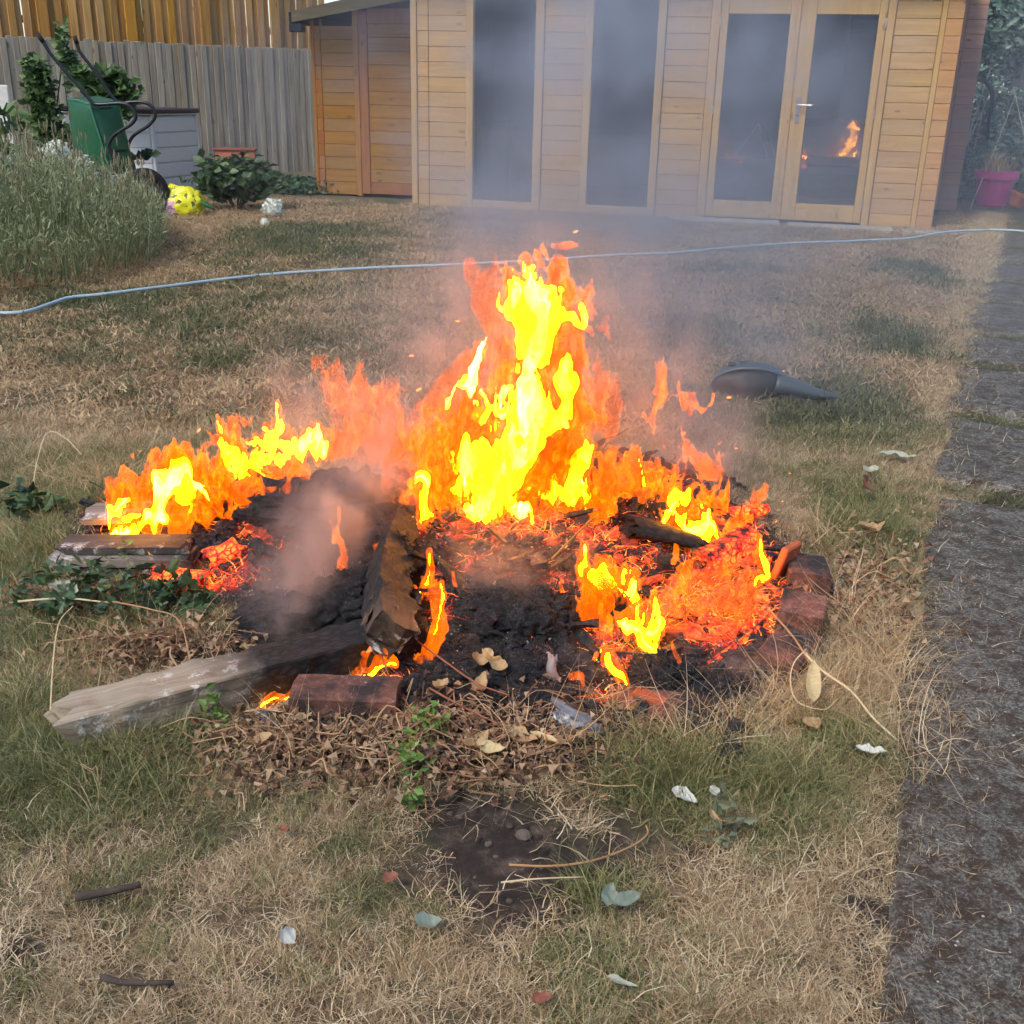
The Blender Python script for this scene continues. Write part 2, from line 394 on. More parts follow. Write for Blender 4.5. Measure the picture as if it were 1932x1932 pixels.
# ------------------------------------------------------------------ summerhouse
O2 = np.array([-1.09, 12.26]); E2 = np.array([0.97128, -0.23794]); N2 = np.array([0.23794, 0.97128]); RZ = math.atan2(E2[1], E2[0])
GOLD = wood("golden_cladding", S(192, 156, 104), S(160, 124, 78), 0, hv=.004, vv=.07, sv=.08)
GOLDV = wood("golden_upright", S(192, 158, 104), S(164, 128, 78), 2, hv=.003, vv=.05, sv=.05)
ORANGE = wood("orange_end_planks", S(194, 146, 96), S(164, 120, 76), 0, hv=.004, vv=.06, sv=.06)
LEAN = wood("amber_cladding", S(156, 114, 52), S(122, 84, 34), 0, vv=0.08, hv=.004)  # amber, with some of the lean-to's shade put into the tone
LEANV = wood("amber_upright", S(160, 108, 50), S(128, 78, 34), 2)
t = NT("window_glass")
fr = t.n("ShaderNodeFresnel", i_IOR=2.5).outputs[0]
ms = t.n("ShaderNodeMixShader", i_0=fr); t.l(t.n("ShaderNodeBsdfTransparent", i_Color=(0.82, 0.88, 0.92, 1)).outputs[0], ms.inputs[1]); t.l(t.n("ShaderNodeBsdfGlossy", i_Roughness=0.012, i_Color=(1, 1, 1, 1)).outputs[0], ms.inputs[2])
GLASS = t.end(ms)
METAL = plain("brushed_steel", S(200, 196, 196), 0.32, Metallic=0.8)
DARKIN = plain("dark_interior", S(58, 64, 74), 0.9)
BITUMEN = plain("roofing_felt", S(52, 58, 62), 0.9, 0.5)
shed = thing('summerhouse', 'golden timber summerhouse with double glazed doors and two tall windows behind the lawn', 'summerhouse', (O2[0], O2[1], 0), RZ)
HW = 2.42; PZ = 0.147; Z0 = -0.02
wall = Geo(); th = 0.04
def slab_box(g, s0, s1, d0, d1, z0, z1, b=0.0, col=.5): g.box(((s0 + s1) / 2, (d0 + d1) / 2, (z0 + z1) / 2), (s1 - s0, d1 - d0, z1 - z0), 0, b, None, col)
# inner lining (back, sides, floor) and the facade core the planks sit on
for a in ((0.0, 5.15, 2.86, 2.9, Z0, HW), (0.0, 0.04, 0.05, 2.86, Z0, HW), (5.11, 5.15, 0.05, 2.86, Z0, HW)): slab_box(wall, *a)
w_ = wall.obj('wall', GOLD, shed)
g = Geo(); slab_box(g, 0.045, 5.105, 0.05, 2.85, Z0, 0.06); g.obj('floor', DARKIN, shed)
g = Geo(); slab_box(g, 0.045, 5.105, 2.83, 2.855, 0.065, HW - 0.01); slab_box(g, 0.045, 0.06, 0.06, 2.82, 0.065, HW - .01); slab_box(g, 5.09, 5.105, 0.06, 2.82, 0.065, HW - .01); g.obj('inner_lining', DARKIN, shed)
g = Geo(); slab_box(g, -1.9, 5.6, -0.35, 3.2, HW + 0.003, HW + 0.12); g.obj('roof', BITUMEN, shed)
pl = {}
def plank(s0, s1, k, d0, mat, parent, pz=PZ, zb=Z0, z1=HW, name='plank', thk=0.034, b=0.0035):
    L = round(s1 - s0, 3); key = (L, mat.name, pz)
    if key not in pl:
        g = Geo(); g.box((0, 0, 0), (L, thk, pz - 0.003), 0, b); pl[key] = g.mesh(name)
    z = zb + (k + .5) * pz
    if z + pz / 2 > z1 + 0.02: return
    place(name, pl[key], mat, parent, ((s0 + s1) / 2, d0, z))
for k in range(16):
    jit = 0.0015 * ((k * 7) % 3)
    for (s0, s1, dz) in ((0.122, 0.528, 0), (1.352, 1.798, 0), (2.574, 2.998, 0), (4.702, 5.098, 0)): plank(s0, s1, k, 0.02 + jit, GOLD, w_)
    plank(5.152, 5.30, k, 0.012 - jit, ORANGE, w_)
    plank(0.0, 0.120, k, 0.012 + jit, GOLD, w_)
g = Geo(); slab_box(g, 5.10, 5.15, -0.012, 0.05, Z0, HW, .006); g.obj('corner_batten', GOLDV, shed)
g = Geo(); slab_box(g, -0.07, -0.003, -0.02, 0.62, Z0, HW, .006); g.obj('corner_batten', GOLDV, shed)
def upright(s0, s1, z0, z1, parent, name='post', d0=-0.02, d1=0.05, mat=None):
    g = Geo(); slab_box(g, s0, s1, d0, d1, z0, z1, .006); return g.obj(name, mat or GOLDV, parent)
for (a, b_) in ((0.61, 1.26), (1.85, 2.49)):
    fr_ = Geo(); slab_box(fr_, a - 0.08, a, -0.02, 0.055, Z0, HW, .006); slab_box(fr_, b_, b_ + 0.09 - (b_ > 2) * .01, -0.02, 0.055, Z0, HW, .006)
    slab_box(fr_, a + .001, b_ - .001, -0.015, 0.05, Z0, 0.085, .004); slab_box(fr_, a + .001, b_ - .001, -0.015, 0.05, 2.22, HW, .004)
    wi = fr_.obj('window', GOLDV, shed)
    g = Geo(); slab_box(g, a + 0.002, b_ - 0.002, 0.016, 0.022, 0.087, 2.218); g.obj('pane', GLASS, wi)
fr_ = Geo(); slab_box(fr_, 3.002, 3.09, -0.022, 0.06, Z0, HW, .006); slab_box(fr_, 4.625, 4.698, -0.022, 0.06, Z0, HW, .006); slab_box(fr_, 3.092, 4.623, -0.02, 0.05, 2.10, HW, .006)
fr_.obj('door_frame', GOLDV, shed)
for n_, (a, b_, ga, gb) in enumerate(((3.095, 3.812, 3.165, 3.745), (3.820, 4.620, 3.985, 4.55))):
    d = Geo(); zt = 2.095; zb = 0.03
    slab_box(d, a, ga, -0.03, 0.03, zb, zt, .005); slab_box(d, gb, b_, -0.03, 0.03, zb, zt, .005)
    slab_box(d, ga + .001, gb - .001, -0.027, 0.027, zb, 0.195, .004); slab_box(d, ga + .001, gb - .001, -0.027, 0.027, 1.92, zt, .004)
    dr = d.obj('door', GOLDV, shed)
    if n_ == 0:
        g = Geo(); g.box((0, 0, 0), (gb - ga - .006, 0.005, 1.718)); g.obj('pane', GLASS, dr, loc=((ga + gb) / 2, 0.003, 1.057), rot=(0, 0, .058))
        g = Geo(); slab_box(g, b_ - 0.012, b_ + 0.03, -0.045, -0.031, zb, zt, .004); g.obj('cover_strip', GOLDV, dr)
    else:
        g = Geo(); g.box((0, 0, 0), (gb - ga - .006, 0.005, 1.718)); g.obj('pane', GLASS, dr, loc=((ga + gb) / 2, 0.003, 1.057), rot=(0, 0, PANE_RZ if 'PANE_RZ' in globals() else -0.078))
        g = Geo(); g.box((3.905, -0.036, 1.07), (0.042, 0.010, 0.24), 0, .004); g.tube([(3.905, -0.04, 1.115), (3.905, -0.075, 1.115), (3.93, -0.082, 1.115), (4.03, -0.082, 1.115)], 0.009, 8)
        g.obj('handle', METAL, dr, smooth=False)
        g = Geo(); g.tube([(3.905, -0.0412, 1.02), (3.905, -0.046, 1.02)], 0.009, 10); g.obj('keyhole', plain("keyhole_black", S(30, 28, 28), 0.5), dr)
    for z in (0.22, 1.05, 1.85):
        g = Geo(); sx = 3.092 if n_ == 0 else 4.622; g.tube([(sx, -0.034, z - .04), (sx, -0.034, z + .04)], 0.008, 8); g.obj('hinge', METAL, dr)
# threshold and concrete base strip in front of the doors
g = Geo(); slab_box(g, 2.6, 5.2, -0.02, 0.5, -0.11, Z0 - .005); g.obj('base_beam', plain("dark_base", S(44, 46, 52), 0.9), shed)
cs = Geo(); cs.box((3.3, -0.22, -0.003), (1.1, 0.3, 0.05), 0.01, .01); cs.box((4.42, -0.30, -0.003), (0.98, 0.28, 0.052), -0.015, .01); cs.box((5.35, -0.42, -0.01), (0.85, 0.2, 0.05), -0.02, .01)
for i_, (c_, dd, rr) in enumerate((((3.3, -0.20, 0.0), (1.1, 0.3, 0.05), .01), ((4.42, -0.26, -0.003), (1.0, 0.28, 0.05), -.015), ((5.45, -0.38, 0.0), (0.9, 0.2, 0.05), -.02))):
    g = Geo(); V, F = cbox(*dd, .008); R_ = np.array(Euler((0, 0, RZ + rr)).to_matrix()); cw = O2 + E2 * c_[0] + N2 * c_[1]
    o = g.add(V @ R_.T, F).obj('paving_slab', plain("pale_concrete", S(176, 172, 166), 0.9, 0.4, c2=S(120, 116, 108)), None, loc=(cw[0], cw[1], c_[2]))
    tag(o, ['pale concrete slab laid under the left glazed door of the summerhouse', 'pale concrete slab laid under the right glazed door of the summerhouse', 'narrow pale concrete slab by the right corner of the summerhouse beside the hose'][i_], 'paving slab', 'concrete slabs in front of the summerhouse')
def FW(s, d, z): p = O2 + E2 * s + N2 * d; return (p[0], p[1], z)
# things standing inside, seen through the panes
o = thing('picture_frame', 'pale framed board leaning inside the left tall window of the summerhouse', 'picture frame', FW(0.80, 0.14, 0.062), RZ)
g = Geo(); slab_box(g, -0.15, 0.15, 0.0, 0.02, 0.0, 0.76); g.obj('panel', plain("pale_panel", S(196, 190, 168), 0.8), o)
g = Geo(); [slab_box(g, *q) for q in ((-0.18, -0.152, -0.01, 0.03, 0, 0.80), (0.152, 0.18, -0.01, 0.03, 0, 0.80), (-0.15, 0.15, -0.01, 0.03, 0.762, 0.80))]; g.obj('frame', plain("frame_grey", S(150, 160, 150), 0.7), o)
o = thing('cabinet', 'low brown cabinet standing inside behind the left glazed door', 'cabinet', FW(3.45, 0.55, 0.062), RZ)
g = Geo(); slab_box(g, -0.5, 0.32, 0, 0.4, 0.26, 0.52, .01); slab_box(g, 0.02, 0.32, 0, 0.4, 0, 0.258, .01); slab_box(g, -0.5, 0.018, 0.36, 0.4, 0, .258); g.obj('body', plain("cabinet_brown", S(150, 112, 84), 0.7), o)
g = Geo(); slab_box(g, -0.49, 0.012, 0.03, 0.35, 0.0, 0.25); g.obj('drawer', plain("drawer_black", S(38, 40, 44), 0.6), o)
o = thing('trestle', 'white folding trestle standing on the cabinet inside the left glazed door', 'trestle', FW(3.52, 0.75, 0.584), RZ)
for (x0, x1, y) in ((-0.22, 0.0, -.05), (0.12, 0.0, -.05), (0.2, 0.05, .1)):
    g = Geo(); g.tube([(x0, y, 0), (x1, y, 0.34)], 0.010, 6); g.obj('leg', plain("white_metal", S(205, 205, 205), 0.5), o)
o = thing('armchair', 'dark rounded armchair standing inside behind the right glazed door', 'armchair', FW(4.25, 1.0, 0.062), RZ)
g = Geo(); slab_box(g, -0.4, 0.4, 0, 0.7, 0.12, 0.42, .06); g.obj('seat', plain("dark_cloth", S(70, 72, 84), 0.95), o)
g = Geo(); slab_box(g, -0.4, 0.4, 0.55, 0.75, 0.43, 0.9, .08); g.obj('backrest', plain("dark_cloth2", S(66, 68, 80), 0.95), o)
for q in (-0.38, 0.34):
    g = Geo(); slab_box(g, q, q + .05, 0.02, 0.1, 0, 0.118); g.obj('leg', DARKIN, o)

# lean-to store on the left of the summerhouse
OL = O2 + N2 * 0.6
lean = thing('lean_to_store', 'amber boarded lean-to store with a plank door against the left side of the summerhouse', 'shed', (OL[0], OL[1], 0.04), RZ)
g = Geo(); slab_box(g, -1.38, -1.34, 0.06, 1.9, -.03, 1.9); slab_box(g, -1.38, -0.03, 1.9, 1.94, -.03, 2.0); w2 = g.obj('wall', LEAN, lean)
for k in range(14):
    plank(-1.34, -0.955, k, 0.02 + 0.001 * (k % 3), LEAN, w2, pz=0.138, zb=-.02, z1=1.86)
    if k < 13: plank(-1.415, -1.342, k, 0.016, LEANV, w2, pz=0.138, zb=-.02, z1=1.86)
upright(-0.953, -0.885, -.03, 1.98, lean, 'door_post', mat=LEANV)
upright(-1.46, -1.418, -.03, 1.85, lean, 'corner_post', 0.0, 0.06, LEANV)
dgeo = Geo(); slab_box(dgeo, -0.882, -0.78, -0.018, 0.02, 0, 1.93, .005); slab_box(dgeo, -0.778, -0.08, -0.015, 0.02, 0, 0.13, .005); slab_box(dgeo, -0.778, -0.08, -0.015, 0.02, 1.8, 1.95, .005)
dl = dgeo.obj('door', LEANV, lean)
for k in range(12): plank(-0.776, -0.082, k, 0.004 + 0.0015 * (k % 2), LEAN, dl, pz=0.139, zb=0.132, z1=1.81)
g = Geo(); V = []; s0, z0_, s1, z1_ = -1.62, 1.80, -0.075, 2.06
g.add([(s0, -0.12, z0_ - .0), (s1, -0.12, z1_ - .0), (s1, -0.12, z1_ + 0.15), (s0, -0.12, z0_ + 0.11), (s0, -0.085, z0_), (s1, -0.085, z1_), (s1, -0.085, z1_ + 0.15), (s0, -0.085, z0_ + 0.11)], np.array([(0, 1, 2, 3), (5, 4, 7, 6), (0, 4, 5, 1), (3, 2, 6, 7), (0, 3, 7, 4), (1, 5, 6, 2)]))
g.obj('fascia_board', wood("pale_fascia", S(176, 150, 100), S(140, 112, 70), 0), lean)
g = Geo(); g.add([(s0 - .05, -0.084, z0_ - .01), (s1, -0.084, z1_ + .02), (s1, -0.084, z1_ + 0.16), (s0 - .05, -0.084, z0_ + 0.10), (s0 - .05, 1.95, z0_ - .01), (s1, 1.95, z1_ + .02), (s1, 1.95, z1_ + 0.16), (s0 - .05, 1.95, z0_ + 0.10)], np.array([(0, 1, 2, 3), (5, 4, 7, 6), (0, 4, 5, 1), (3, 2, 6, 7), (0, 3, 7, 4), (1, 5, 6, 2)]))
g.obj('roof', BITUMEN, lean)
g = Geo(); slab_box(g, -1.66, -1.50, -0.12, -0.02, 1.70, 1.79, .01); g.obj('gutter', plain("gutter_black", S(26, 28, 34), 0.5), lean)

# what the panes mirror: an unseen hedge, added behind the camera to darken them
g = Geo(); xs = np.linspace(-26, 10, 90); zs = np.linspace(0, 5.2, 26); Xh, Zh = np.meshgrid(xs, zs, indexing='ij'); Yh = -8.5 + .5 * fbm(Xh, Zh, 0 * Xh, 4, 90) + .18 * vn(Xh * 5, Zh * 5, 0 * Xh, 95); Zh = Zh + .4 * vn(Xh * 1.3, 0 * Xh, 0 * Xh, 92) * (Zh / 5.2)
i = np.arange(89)[:, None] * 26; j = np.arange(25)[None, :]; F = np.stack([i + j, i + 26 + j, i + 27 + j, i + j + 1], -1).reshape(-1, 4); n_ = Xh.size
Vf = np.stack([Xh, Yh, Zh], -1).reshape(-1, 3); Vb = Vf + [0, -1.4, 0]; g.add(Vf, F); g.add(Vb, F[:, ::-1]); top = np.arange(90) * 26 + 25; g.add(np.concatenate([Vf[top], Vb[top]]), np.array([(q, q + 1, 91 + q, 90 + q) for q in range(89)]))
t = NT("added_hedge"); co = t.co(); nz = t.noise(co, 14, 6, .8); hd = g.obj('hedge', t.end(t.bsdf(t.ramp(nz, [(.3, S(30, 40, 34)), (.55, S(60, 76, 58)), (.75, S(96, 112, 84))]), .9, t.bump(nz, 1, .08))), smooth=True); tag(hd, 'unseen hedge added behind the camera to darken the pane reflections', 'hedge')
# ------------------------------------------------------------------ fences
def fence_line(u0, u1, v0, v1, z):
    return G(u0, v0, z)[:2], G(u1, v1, z)[:2]
FA = np.array([-6.62, 14.3]); FB = np.array([-2.95, 16.9]); FD = (FB - FA) / np.linalg.norm(FB - FA); FN = np.array([-FD[1], FD[0]]); FR = math.atan2(FD[1], FD[0])
GREY = wood("weathered_board", S(172, 164, 146), S(122, 114, 100), 2, vv=0.16)
GOLDF = wood("golden_board", S(196, 152, 84), S(146, 102, 52), 2, vv=0.16, hv=0.006)  # golden tone for the battens left of the colour split
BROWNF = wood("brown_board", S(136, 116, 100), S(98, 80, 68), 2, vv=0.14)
CORR = plain("grey_sheet", S(120, 122, 112), 0.8, 0.3)
lowf = thing('low_fence', 'grey weathered close boarded fence running behind the wheelbarrow and storage box', 'fence', (FA[0], FA[1], 0), FR)
hif = thing('tall_fence', 'tall fence of golden and brown battens rising behind the low grey fence', 'fence', (FA[0] + FN[0] * .35, FA[1] + FN[1] * .35, 0), FR)
bm_ = [None] * 4
for i in range(4):
    g = Geo(); g.box((0, 0, 0.83), (0.07 + 0.004 * i, 0.018, 1.68 + 0.02 * (i % 2)), 0, .004); bm_[i] = g.mesh('board')
s = -4.6; i = 0; rs = np.random.RandomState(5)
while s < 4.6:
    place('board', bm_[i % 4], GREY, lowf, (s, 0.012 * (i % 2), rs.uniform(-.015, .01)), (rs.uniform(-.006, .006), rs.uniform(-.008, .008), rs.uniform(-.05, .05))); s += 0.079; i += 1
g = Geo(); [g.box((0.0, 0.045, z), (9.2, 0.05, 0.08), 0, .006) for z in (0.35, 1.35)]; g.obj('rail', GREY, lowf)
g = Geo(); g.box((0, 0, 1.85), (0.098, 0.022, 2.42), 0, .006); bb = g.mesh('batten')
g = Geo(); g.box((0, 0, 1.85), (0.14, 0.05, 2.42), 0, .006); bw = g.mesh('fence_post')
s = -4.85; i = 0
while s < 4.8:
    isp = abs((s + 4.85) % 1.05 - 0.5) < 0.045
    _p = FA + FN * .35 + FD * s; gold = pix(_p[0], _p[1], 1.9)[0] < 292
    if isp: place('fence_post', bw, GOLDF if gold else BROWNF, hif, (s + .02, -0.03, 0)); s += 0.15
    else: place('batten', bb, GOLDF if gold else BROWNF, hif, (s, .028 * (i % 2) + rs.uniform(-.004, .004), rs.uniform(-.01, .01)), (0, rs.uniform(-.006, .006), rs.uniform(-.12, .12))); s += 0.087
    i += 1
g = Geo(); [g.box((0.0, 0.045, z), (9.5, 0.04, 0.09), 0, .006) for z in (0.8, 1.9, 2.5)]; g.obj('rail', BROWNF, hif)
# ------------------------------------------------------------------ leaves
def leaf_mat(name, cols, rough=0.55, tr=0.25):
    t = NT(name); sh = t.n("ShaderNodeAttribute", attribute_name='shade').outputs['Fac']
    c = t.ramp(sh, [(i / (len(cols) - 1), k) for i, k in enumerate(cols)])
    co = t.co(); c = t.mix(t.math('MULTIPLY', t.noise(co, 40, 3), 0.5), c, t.mix(1.0, c, (0.6, 0.6, 0.6, 1), 'MULTIPLY'))
    b = t.bsdf(c, rough); tl = t.n("ShaderNodeBsdfTranslucent", i_Color=c)
    m = t.n("ShaderNodeMixShader", i_0=tr); t.l(b.outputs[0], m.inputs[1]); t.l(tl.outputs[0], m.inputs[2]); return t.end(m)
GREENS = leaf_mat("garden_leaves", [S(48, 70, 42), S(78, 106, 60), S(110, 138, 78)])
DEEP = leaf_mat("dark_leaves", [S(36, 58, 42), S(62, 92, 60), S(96, 128, 84)])
MIDG = leaf_mat("mid_leaves", [S(40, 62, 42), S(78, 104, 62), S(116, 140, 88)])
LAV = leaf_mat("lavender_leaves", [S(92, 104, 72), S(142, 152, 110), S(190, 194, 152)])
SEEDH = leaf_mat("lavender_heads", [S(120, 112, 86), S(160, 148, 116)])
HEDGE = leaf_mat("hedge_leaves", [S(74, 104, 88), S(112, 144, 122), S(170, 186, 166)])
STRAW = leaf_mat("straw", [S(140, 112, 76), S(186, 160, 118), S(214, 194, 156)], 0.8, 0.15)
def leaves(n, pos, size, rs, aspect=0.55, up=0.4, fold=0.25, nrm=None):
    """n folded leaves at the positions; each is four triangles"""
    d = rs.normal(size=(n, 3)); d[:, 2] = np.abs(d[:, 2]) * up; d /= np.linalg.norm(d, axis=1, keepdims=True)
    k = rs.normal(size=(n, 3)) if nrm is None else nrm + rs.normal(size=(n, 3)) * 0.35
    s = np.cross(d, k); s /= np.linalg.norm(s, axis=1, keepdims=True) + 1e-9; nn = np.cross(s, d)
    L = (size * rs.uniform(0.6, 1.3, n))[:, None]; w = L * aspect / 2
    P = [pos, pos + d * L * .45 + s * w + nn * L * fold * .4, pos + d * L, pos + d * L * .45 - s * w + nn * L * fold * .4, pos + d * L * .5]
    V = np.stack(P, 1).reshape(-1, 3); b = (np.arange(n) * 5)[:, None]
    F = np.concatenate([b + np.array([[0, 4, 1]]), b + np.array([[4, 2, 1]]), b + np.array([[0, 3, 4]]), b + np.array([[4, 3, 2]])])
    return V, F, np.repeat(rs.uniform(0, 1, n), 5)
def blades(base, length, width, rs, lean=0.5, droop=0.5, seg=3, az=None, curl=0.0):
    """tapering curved ribbons from the base points"""
    n = len(base); a = rs.uniform(0, 2 * math.pi, n) if az is None else az
    le = np.abs(rs.normal(lean, lean * .5 + .02, n)); L = length * rs.uniform(0.55, 1.25, n) if np.ndim(length) == 0 else length
    d = np.stack([np.cos(a) * np.sin(le), np.sin(a) * np.sin(le), np.cos(le)], -1); h = np.stack([np.cos(a), np.sin(a), 0 * a], -1)
    sd = np.stack([-np.sin(a), np.cos(a), 0 * a], -1); tw = rs.uniform(-1, 1, n)[:, None] * 0.8; sd = sd + h * tw; sd /= np.linalg.norm(sd, axis=1, keepdims=True)
    c = sd * (rs.normal(0, 1, n)[:, None] * curl)
    dr = (droop * rs.uniform(0.3, 1.5, n))[:, None]; P = []
    for i in range(seg + 1):
        t = i / seg; w = width * (1 - t ** 1.6) if i < seg else 0
        p = base + (d * t + (h * 0.7 - np.array([0, 0, 1.0])) * dr * t * t * 0.6 + c * t * t) * L[:, None]
        p[:, 2] = np.maximum(p[:, 2], base[:, 2] + 0.002 * (1 + i))
        if i < seg: P += [p - sd * w / 2, p + sd * w / 2]
        else: P.append(p)
    V = np.stack(P, 1).reshape(-1, 3); m = 2 * seg + 1; b = (np.arange(n) * m)[:, None]; Q = []
    for i in range(seg - 1): Q.append(b + np.array([[2 * i, 2 * i + 1, 2 * i + 3, 2 * i + 2]]))
    T = b + np.array([[2 * seg - 2, 2 * seg - 1, 2 * seg]])
    return V, [np.concatenate(Q), T], np.repeat(rs.uniform(0, 1, n), m)

# ------------------------------------------------------------------ storage box, wheelbarrow and what lies round them
bA = G(300, 369)[:2]; bB = A(383, 345, 13.55)[:2]; bd = (bB - bA); bl = np.linalg.norm(bd); bd /= bl; bn = np.array([-bd[1], bd[0]]); BR = math.atan2(bd[1], bd[0])
box = thing('storage_box', 'pale grey plastic storage box with a brown lid behind the wheelbarrow', 'storage box', (bA[0], bA[1], 0), BR)
BOXG = plain("grey_plastic", S(216, 218, 218), 0.5, 0.1, var=.08); LIDB = plain("brown_lid", S(66, 54, 52), 0.6, 0.2)
g = Geo(); slab_box(g, 0.02, bl - .02, 0.02, 1.28, 0.0, 0.78, .01); box.scale = (1, 1, 1.08); body = g.obj('body', BOXG, box)
for k in range(5):
    g = Geo(); slab_box(g, 0.045, bl - .045, 0.003, 0.022, 0.02 + k * .15, 0.02 + k * .15 + .138, .006); g.obj('panel', BOXG, body)
    g = Geo(); slab_box(g, 0.003, 0.022, 0.05, 1.25, 0.02 + k * .15, 0.02 + k * .15 + .138, .006); g.obj('panel', BOXG, body)
for a in ((0.0, 0.04, 0, .04), (bl - .04, bl, 0, .04)):
    g = Geo(); slab_box(g, a[0], a[1], a[2], a[3], 0, .785, .008); g.obj('corner_post', BOXG, body)
g = Geo(); slab_box(g, -0.012, bl + .012, -0.012, 1.31, 0.787, 0.80, .004); g.obj('rim', plain("box_rim", S(206, 206, 200), 0.5), box)
g = Geo(); slab_box(g, -0.02, bl + .03, -0.02, 1.33, 0.802, 0.85, .012); g.obj('lid', LIDB, box)

GRN = plain("green_tray_paint", S(30, 92, 62), 0.38, var=.25); BLK = plain("black_tube", S(34, 32, 38), 0.35); RUB = plain("tyre_rubber", S(34, 30, 32), 0.8, 0.3)
WY = 10.55; wb0 = A(250, 400, WY); wbl = np.array([wb0[0], WY, 0.0])
wb = thing('wheelbarrow', 'green wheelbarrow stood on its wheel with black tube handles pointing up', 'wheelbarrow', tuple(wbl))
h1 = [(69, 62), (82, 80), (96, 102), (128, 140), (158, 174), (173, 192), (184, 197), (228, 195), (246, 202), (256, 218), (248, 234), (218, 253), (206, 272), (211, 292), (224, 326), (248, 362)]
h2 = [(140, 68), (145, 82), (152, 100), (180, 136), (205, 172), (218, 189), (232, 194), (262, 192), (284, 199), (293, 218), (281, 236), (252, 256), (242, 276), (246, 294), (254, 318), (278, 360)]
for hh, yy in ((h1, WY - 0.02), (h2, WY + 0.30)):
    P = np.array([A(u, v, yy) for u, v in hh]) - wbl; P[-1][1] = 0.0 if yy < WY else 0.08
    g = Geo(); g.tube(curve(P, 5), 0.016, 8); fr_ = g.obj('frame_tube', BLK, wb, smooth=True)
    g = Geo(); g.tube(P[:2], 0.021, 8); g.obj('grip', RUB, fr_, smooth=True)
def quadp(g, pts, th=0.012, c=.5):
    P = np.array(pts); n_ = np.cross(P[1] - P[0], P[3] - P[0]); n_ /= np.linalg.norm(n_); Q = np.concatenate([P, P + n_ * th])
    return g.add(Q, np.array([(0, 1, 2, 3), (7, 6, 5, 4), (0, 4, 5, 1), (1, 5, 6, 2), (2, 6, 7, 3), (3, 7, 4, 0)]), c)
b_ = A(170, 197, WY + .02) - wbl; e_ = A(223, 191, WY + .30) - wbl; f_ = A(253, 320, WY + .26) - wbl; c__ = A(211, 330, WY + .02) - wbl
a_ = A(128, 187, WY + .30) - wbl; d_ = A(143, 312, WY + .30) - wbl; a2 = A(190, 183, WY + .75) - wbl; d2 = A(222, 305, WY + .6) - wbl
g = Geo(); nx = 14
def surf(g, p00, p10, p11, p01, bulge, n=14):
    U, Vv = np.meshgrid(np.linspace(0, 1, n), np.linspace(0, 1, n), indexing='ij'); U = U[..., None]; Vv = Vv[..., None]
    P = p00 * (1 - U) * (1 - Vv) + p10 * U * (1 - Vv) + p11 * U * Vv + p01 * (1 - U) * Vv
    nn = np.cross(p10 - p00, p01 - p00); nn /= np.linalg.norm(nn)
    P = P + nn * bulge * (1 - (2 * U - 1) ** 4) * (1 - (2 * Vv - 1) ** 4); i = np.arange(n - 1)[:, None] * n; j = np.arange(n - 1)[None, :]
    g.add(P.reshape(-1, 3), np.stack([i + j, i + n + j, i + n + j + 1, i + j + 1], -1).reshape(-1, 4))
surf(g, b_, e_, f_, c__, -0.02); surf(g, a_, b_, c__, d_, -0.03); surf(g, a_, a2, e_, b_, 0.0); surf(g, e_, a2, d2, f_, 0.01); surf(g, c__, f_, d2, d_, 0.0)
o = g.obj('tray', GRN, wb, smooth=True); m_ = o.modifiers.new('thickness', 'SOLIDIFY'); m_.thickness = 0.006
g = Geo(); g.tube([a_, (a_ + b_) / 2 + [0, 0, .01], b_], 0.012, 6); g.tube([a_, a2], 0.012, 6); g.tube([b_ + [0, -.012, 0], c__ + [0, -.012, 0]], 0.009, 6); g.obj('rim', plain("green_rim", S(70, 120, 96), 0.4), wb)
g = Geo(); pA = A(208, 285, WY - .03) - wbl; pB = A(244, 283, WY + .27) - wbl; g.tube([pA, pB], 0.012, 4); g.obj('crossbar', BLK, wb); g = Geo(); pA = A(186, 203, WY - .03) - wbl; pB = A(216, 201, WY + .27) - wbl; g.tube([pA, pB], 0.014, 4)
g.obj('crossbar', BLK, wb)
wc = A(274, 366, WY) - wbl; wa = math.radians(40)
V, F = lathe([(0.150, -0.030), (0.172, -0.045), (0.205, -0.040), (0.232, -0.018), (0.236, 0.0), (0.232, 0.018), (0.205, 0.040), (0.172, 0.045), (0.150, 0.030), (0.150, -0.030)], 40)
Rw = np.array(Euler((math.radians(90), 0, wa)).to_matrix()); g = Geo(); g.add(V @ Rw.T, F); wheel = g.obj('wheel', RUB, wb, smooth=True, loc=wc)
V, F = lathe([(0.006, -0.03), (0.03, -0.03), (0.034, -0.012), (0.12, -0.006), (0.149, -0.026), (0.149, 0.026), (0.12, 0.006), (0.034, 0.012), (0.03, 0.03), (0.006, 0.03)], 32)
g = Geo(); g.add(V @ Rw.T, F); g.obj('rim', plain("wheel_rim", S(96, 84, 82), 0.5), wheel, smooth=True)

